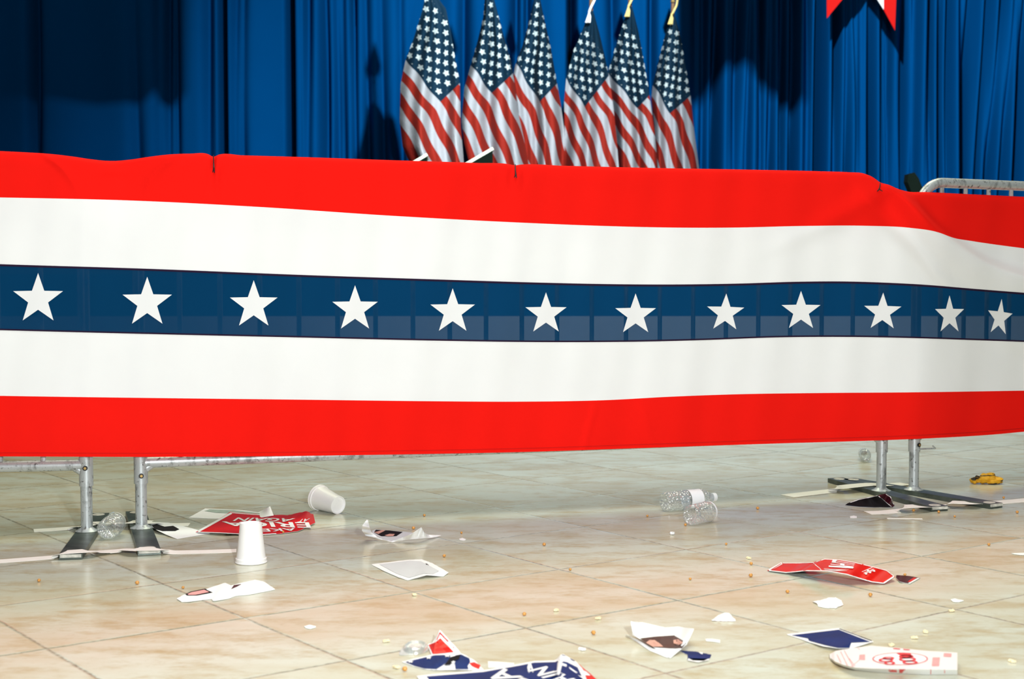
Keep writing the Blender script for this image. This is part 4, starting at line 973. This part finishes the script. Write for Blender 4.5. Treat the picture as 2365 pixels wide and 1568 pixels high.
# clear lid
mb = MB(); lc_ = fl(960, 1503); lr = .026
mb.lathe([(0, .008), (lr*.55, .009), (lr*.7, .006), (lr*.85, .010), (lr, .006), (lr*1.05, .0015)], Matrix.Translation((0, 0, 0)), 32, 0, lambda v: Vector((v.x, v.y*1.25, v.z*1.2+.004*max(0, v.y)/lr)))
lid = mb.build('plastic_cover', M['lid'], None, True); lid.location = (lc_.x, lc_.y, 0); tag(lid, 'milky clear plastic lid left of the starred blue piece', 'lid')
sheet('torn_brim', [(921, 1508), (930, 1495, .004), (944, 1483, .010), (955, 1484, .010)], [(923, 1513), (935, 1513), (945, 1512.5), (955, 1512)], M['lid'], parent=lid, back=M['lid'], nu=12, nv=4)

# ------------------------------------------------------------------ yellow and black cloth lump
def blob(mb, c, r, seed, sub=3, amp=.18):
    bm = bmesh.new(); bmesh.ops.create_icosphere(bm, subdivisions=sub, radius=1); rnd = random.Random(seed); ph = [rnd.uniform(0, 6) for _ in range(3)]
    vs = []
    for v in bm.verts:
        k = 1+amp*math.sin(v.co.x*4+ph[0])*math.sin(v.co.y*3+ph[1])+amp*.5*math.sin(v.co.z*7+ph[2])
        vs.append(Vector((c[0]+v.co.x*r[0]*k, c[1]+v.co.y*r[1]*k, max(.0006, c[2]+v.co.z*r[2]*k))))
    bm.verts.index_update(); mb.put(vs, [tuple(v.index for v in f.verts) for f in bm.faces]); bm.free()
gp = fl(2278, 1117); mb = MB()
for c, r in (((-.045, 0, .012), (.014, .018, .011)), ((-.030, .004, .016), (.014, .022, .013)), ((-.008, 0, .019), (.020, .026, .018)), ((.016, .004, .021), (.022, .026, .019)), ((.036, 0, .014), (.022, .022, .013)), ((-.035, -.01, .026), (.008, .007, .005)), ((.022, -.016, .010), (.026, .012, .010))):
    blob(mb, c, r, int(abs(c[0])*1000))
gl_ = mb.build('work_glove', M['glove'], None, True); gl_.location = (gp.x, gp.y, 0); tag(gl_, 'crumpled yellow and black cloth lump on the floor, far right behind the barriers', 'glove')

# ------------------------------------------------------------------ kernels and crumbs
def ksz(px, py): return 1.0
kp = MB(); blob(kp, (0, 0, .0045), (.0042, .0046, .0042), 3, 2, .1)
kern = [(90, 1342, 'amber kernel on the tile at far left, below the tape'), (317, 1348, 'amber kernel on the left tiles, left of the torn leaflet'), (423, 1358, 'amber kernel touching the joint above the torn leaflet'),
 (980, 1191, 'amber kernel behind the curled leaflet, farther of two'), (955, 1221, 'amber kernel just behind the curled leaflet, at its folded corner'), (1066, 1231, 'amber kernel right of the curled leaflet'),
 (1026, 1285, 'amber kernel just behind the grey leaflet'), (1257, 1259, 'amber kernel near mid floor, right of the curled leaflet'), (1317, 1316, 'amber kernel mid floor, right of the grey leaflet'),
 (1211, 1420, 'amber kernel above a tile crossing in the centre foreground'), (1371, 1464, 'amber kernel left of the brown-photo leaflet'), (1495, 1192, 'amber kernel left of the two centre bottles'),
 (1583, 1213, 'amber kernel touching the crushed centre bottle'), (1750, 1175, 'amber kernel right of the two centre bottles'), (1677, 1257, 'amber kernel on a joint right below the centre bottles'),
 (1735, 1303, 'amber kernel left of the arched sign, upper of two'), (1734, 1331, 'amber kernel left of the arched sign, lower of two'), (1594, 1338, 'amber kernel on the tile left of the pair by the arched sign'),
 (1819, 1368, 'amber kernel below the arched sign, left one'), (2010, 1376, 'amber kernel below the arched sign, right one'), (2090, 1328, 'amber kernel on the dark scrap beside the arched sign'),
 (2284, 1259, 'amber kernel on the tile left of the right-edge scrap'), (2349, 1184, 'amber kernel at the right edge, above the right-edge scrap'), (2205, 1193, 'amber kernel in front of the right foot plate'),
 (2318, 1150, 'amber kernel behind the right tape strip'), (935, 1548, 'amber kernel at the bottom edge, left of the starred blue piece'), (654, 1229, 'amber kernel on the near torn edge of the red sign'), (2168, 1183, 'amber kernel by the near end of the right foot plate'), (2110, 1180, 'amber kernel tucked under the tape at the right foot plate')]
first = None
for i, (x, y, lab) in enumerate(kern):
    if first is None: first = kp.build('popcorn_kernel', M['kernel'], None, True); k_ = first
    else: k_ = first.copy(); COL.objects.link(k_)
    k_.location = fl(x, y+2, .0025 if x in (654, 2090) else 0); k_.rotation_euler = (0, 0, i*1.3); s_ = 1.0+.18*math.sin(i*2.1); k_.scale = (s_, s_, s_)
    tag(k_, lab, 'kernel', 'amber kernels scattered on the floor')
pp = MB(); blob(pp, (0, 0, .003), (.006, .006, .003), 5, 2, .35); blob(pp, (.005, .002, .003), (.004, .005, .003), 8, 2, .3)
pops = [(2196, 1411, 'yellow popcorn crumb on the tile crossing near the right edge'), (2339, 1528, 'yellow popcorn crumb right of the popcorn box'), (1383, 1428, 'pale yellow crumb in the centre foreground, left of the brown-photo leaflet'), (914, 1541, 'pale crumb at the bottom, left of the starred blue piece'),
 (2058, 1491, 'pale yellow crumb behind the popcorn box'), (1346, 1500, 'white crumb between the large blue sign and the brown-photo leaflet'), (1285, 1409, 'pale crumb right of the central amber kernel'), (2110, 1473, 'pale crumb above the popcorn box, nearer one'), (2138, 1460, 'pale crumb above the popcorn box, farther one'),
 (1554, 1233, 'white pellet below the two centre bottles'), (957, 1373, 'pale crumb below the grey leaflet at the tile crossing'), (890, 1481, 'pale crumb left above the milky lid'), (1730, 1289, 'pale crumb left above the arched sign')]
first = None
for i, (x, y, lab) in enumerate(pops):
    if first is None: first = pp.build('popcorn_crumb', M['popped'], None, True); k_ = first
    else: k_ = first.copy(); COL.objects.link(k_)
    if 'white' in lab:
        k_.data = first.data.copy(); k_.data.materials[0] = P_
    k_.location = fl(x, y+2); k_.rotation_euler = (0, 0, i*1.7); tag(k_, lab, 'crumb', 'popcorn crumbs scattered on the floor')
    if 'pellet' in lab: k_.scale = (1, 1, 1.6)
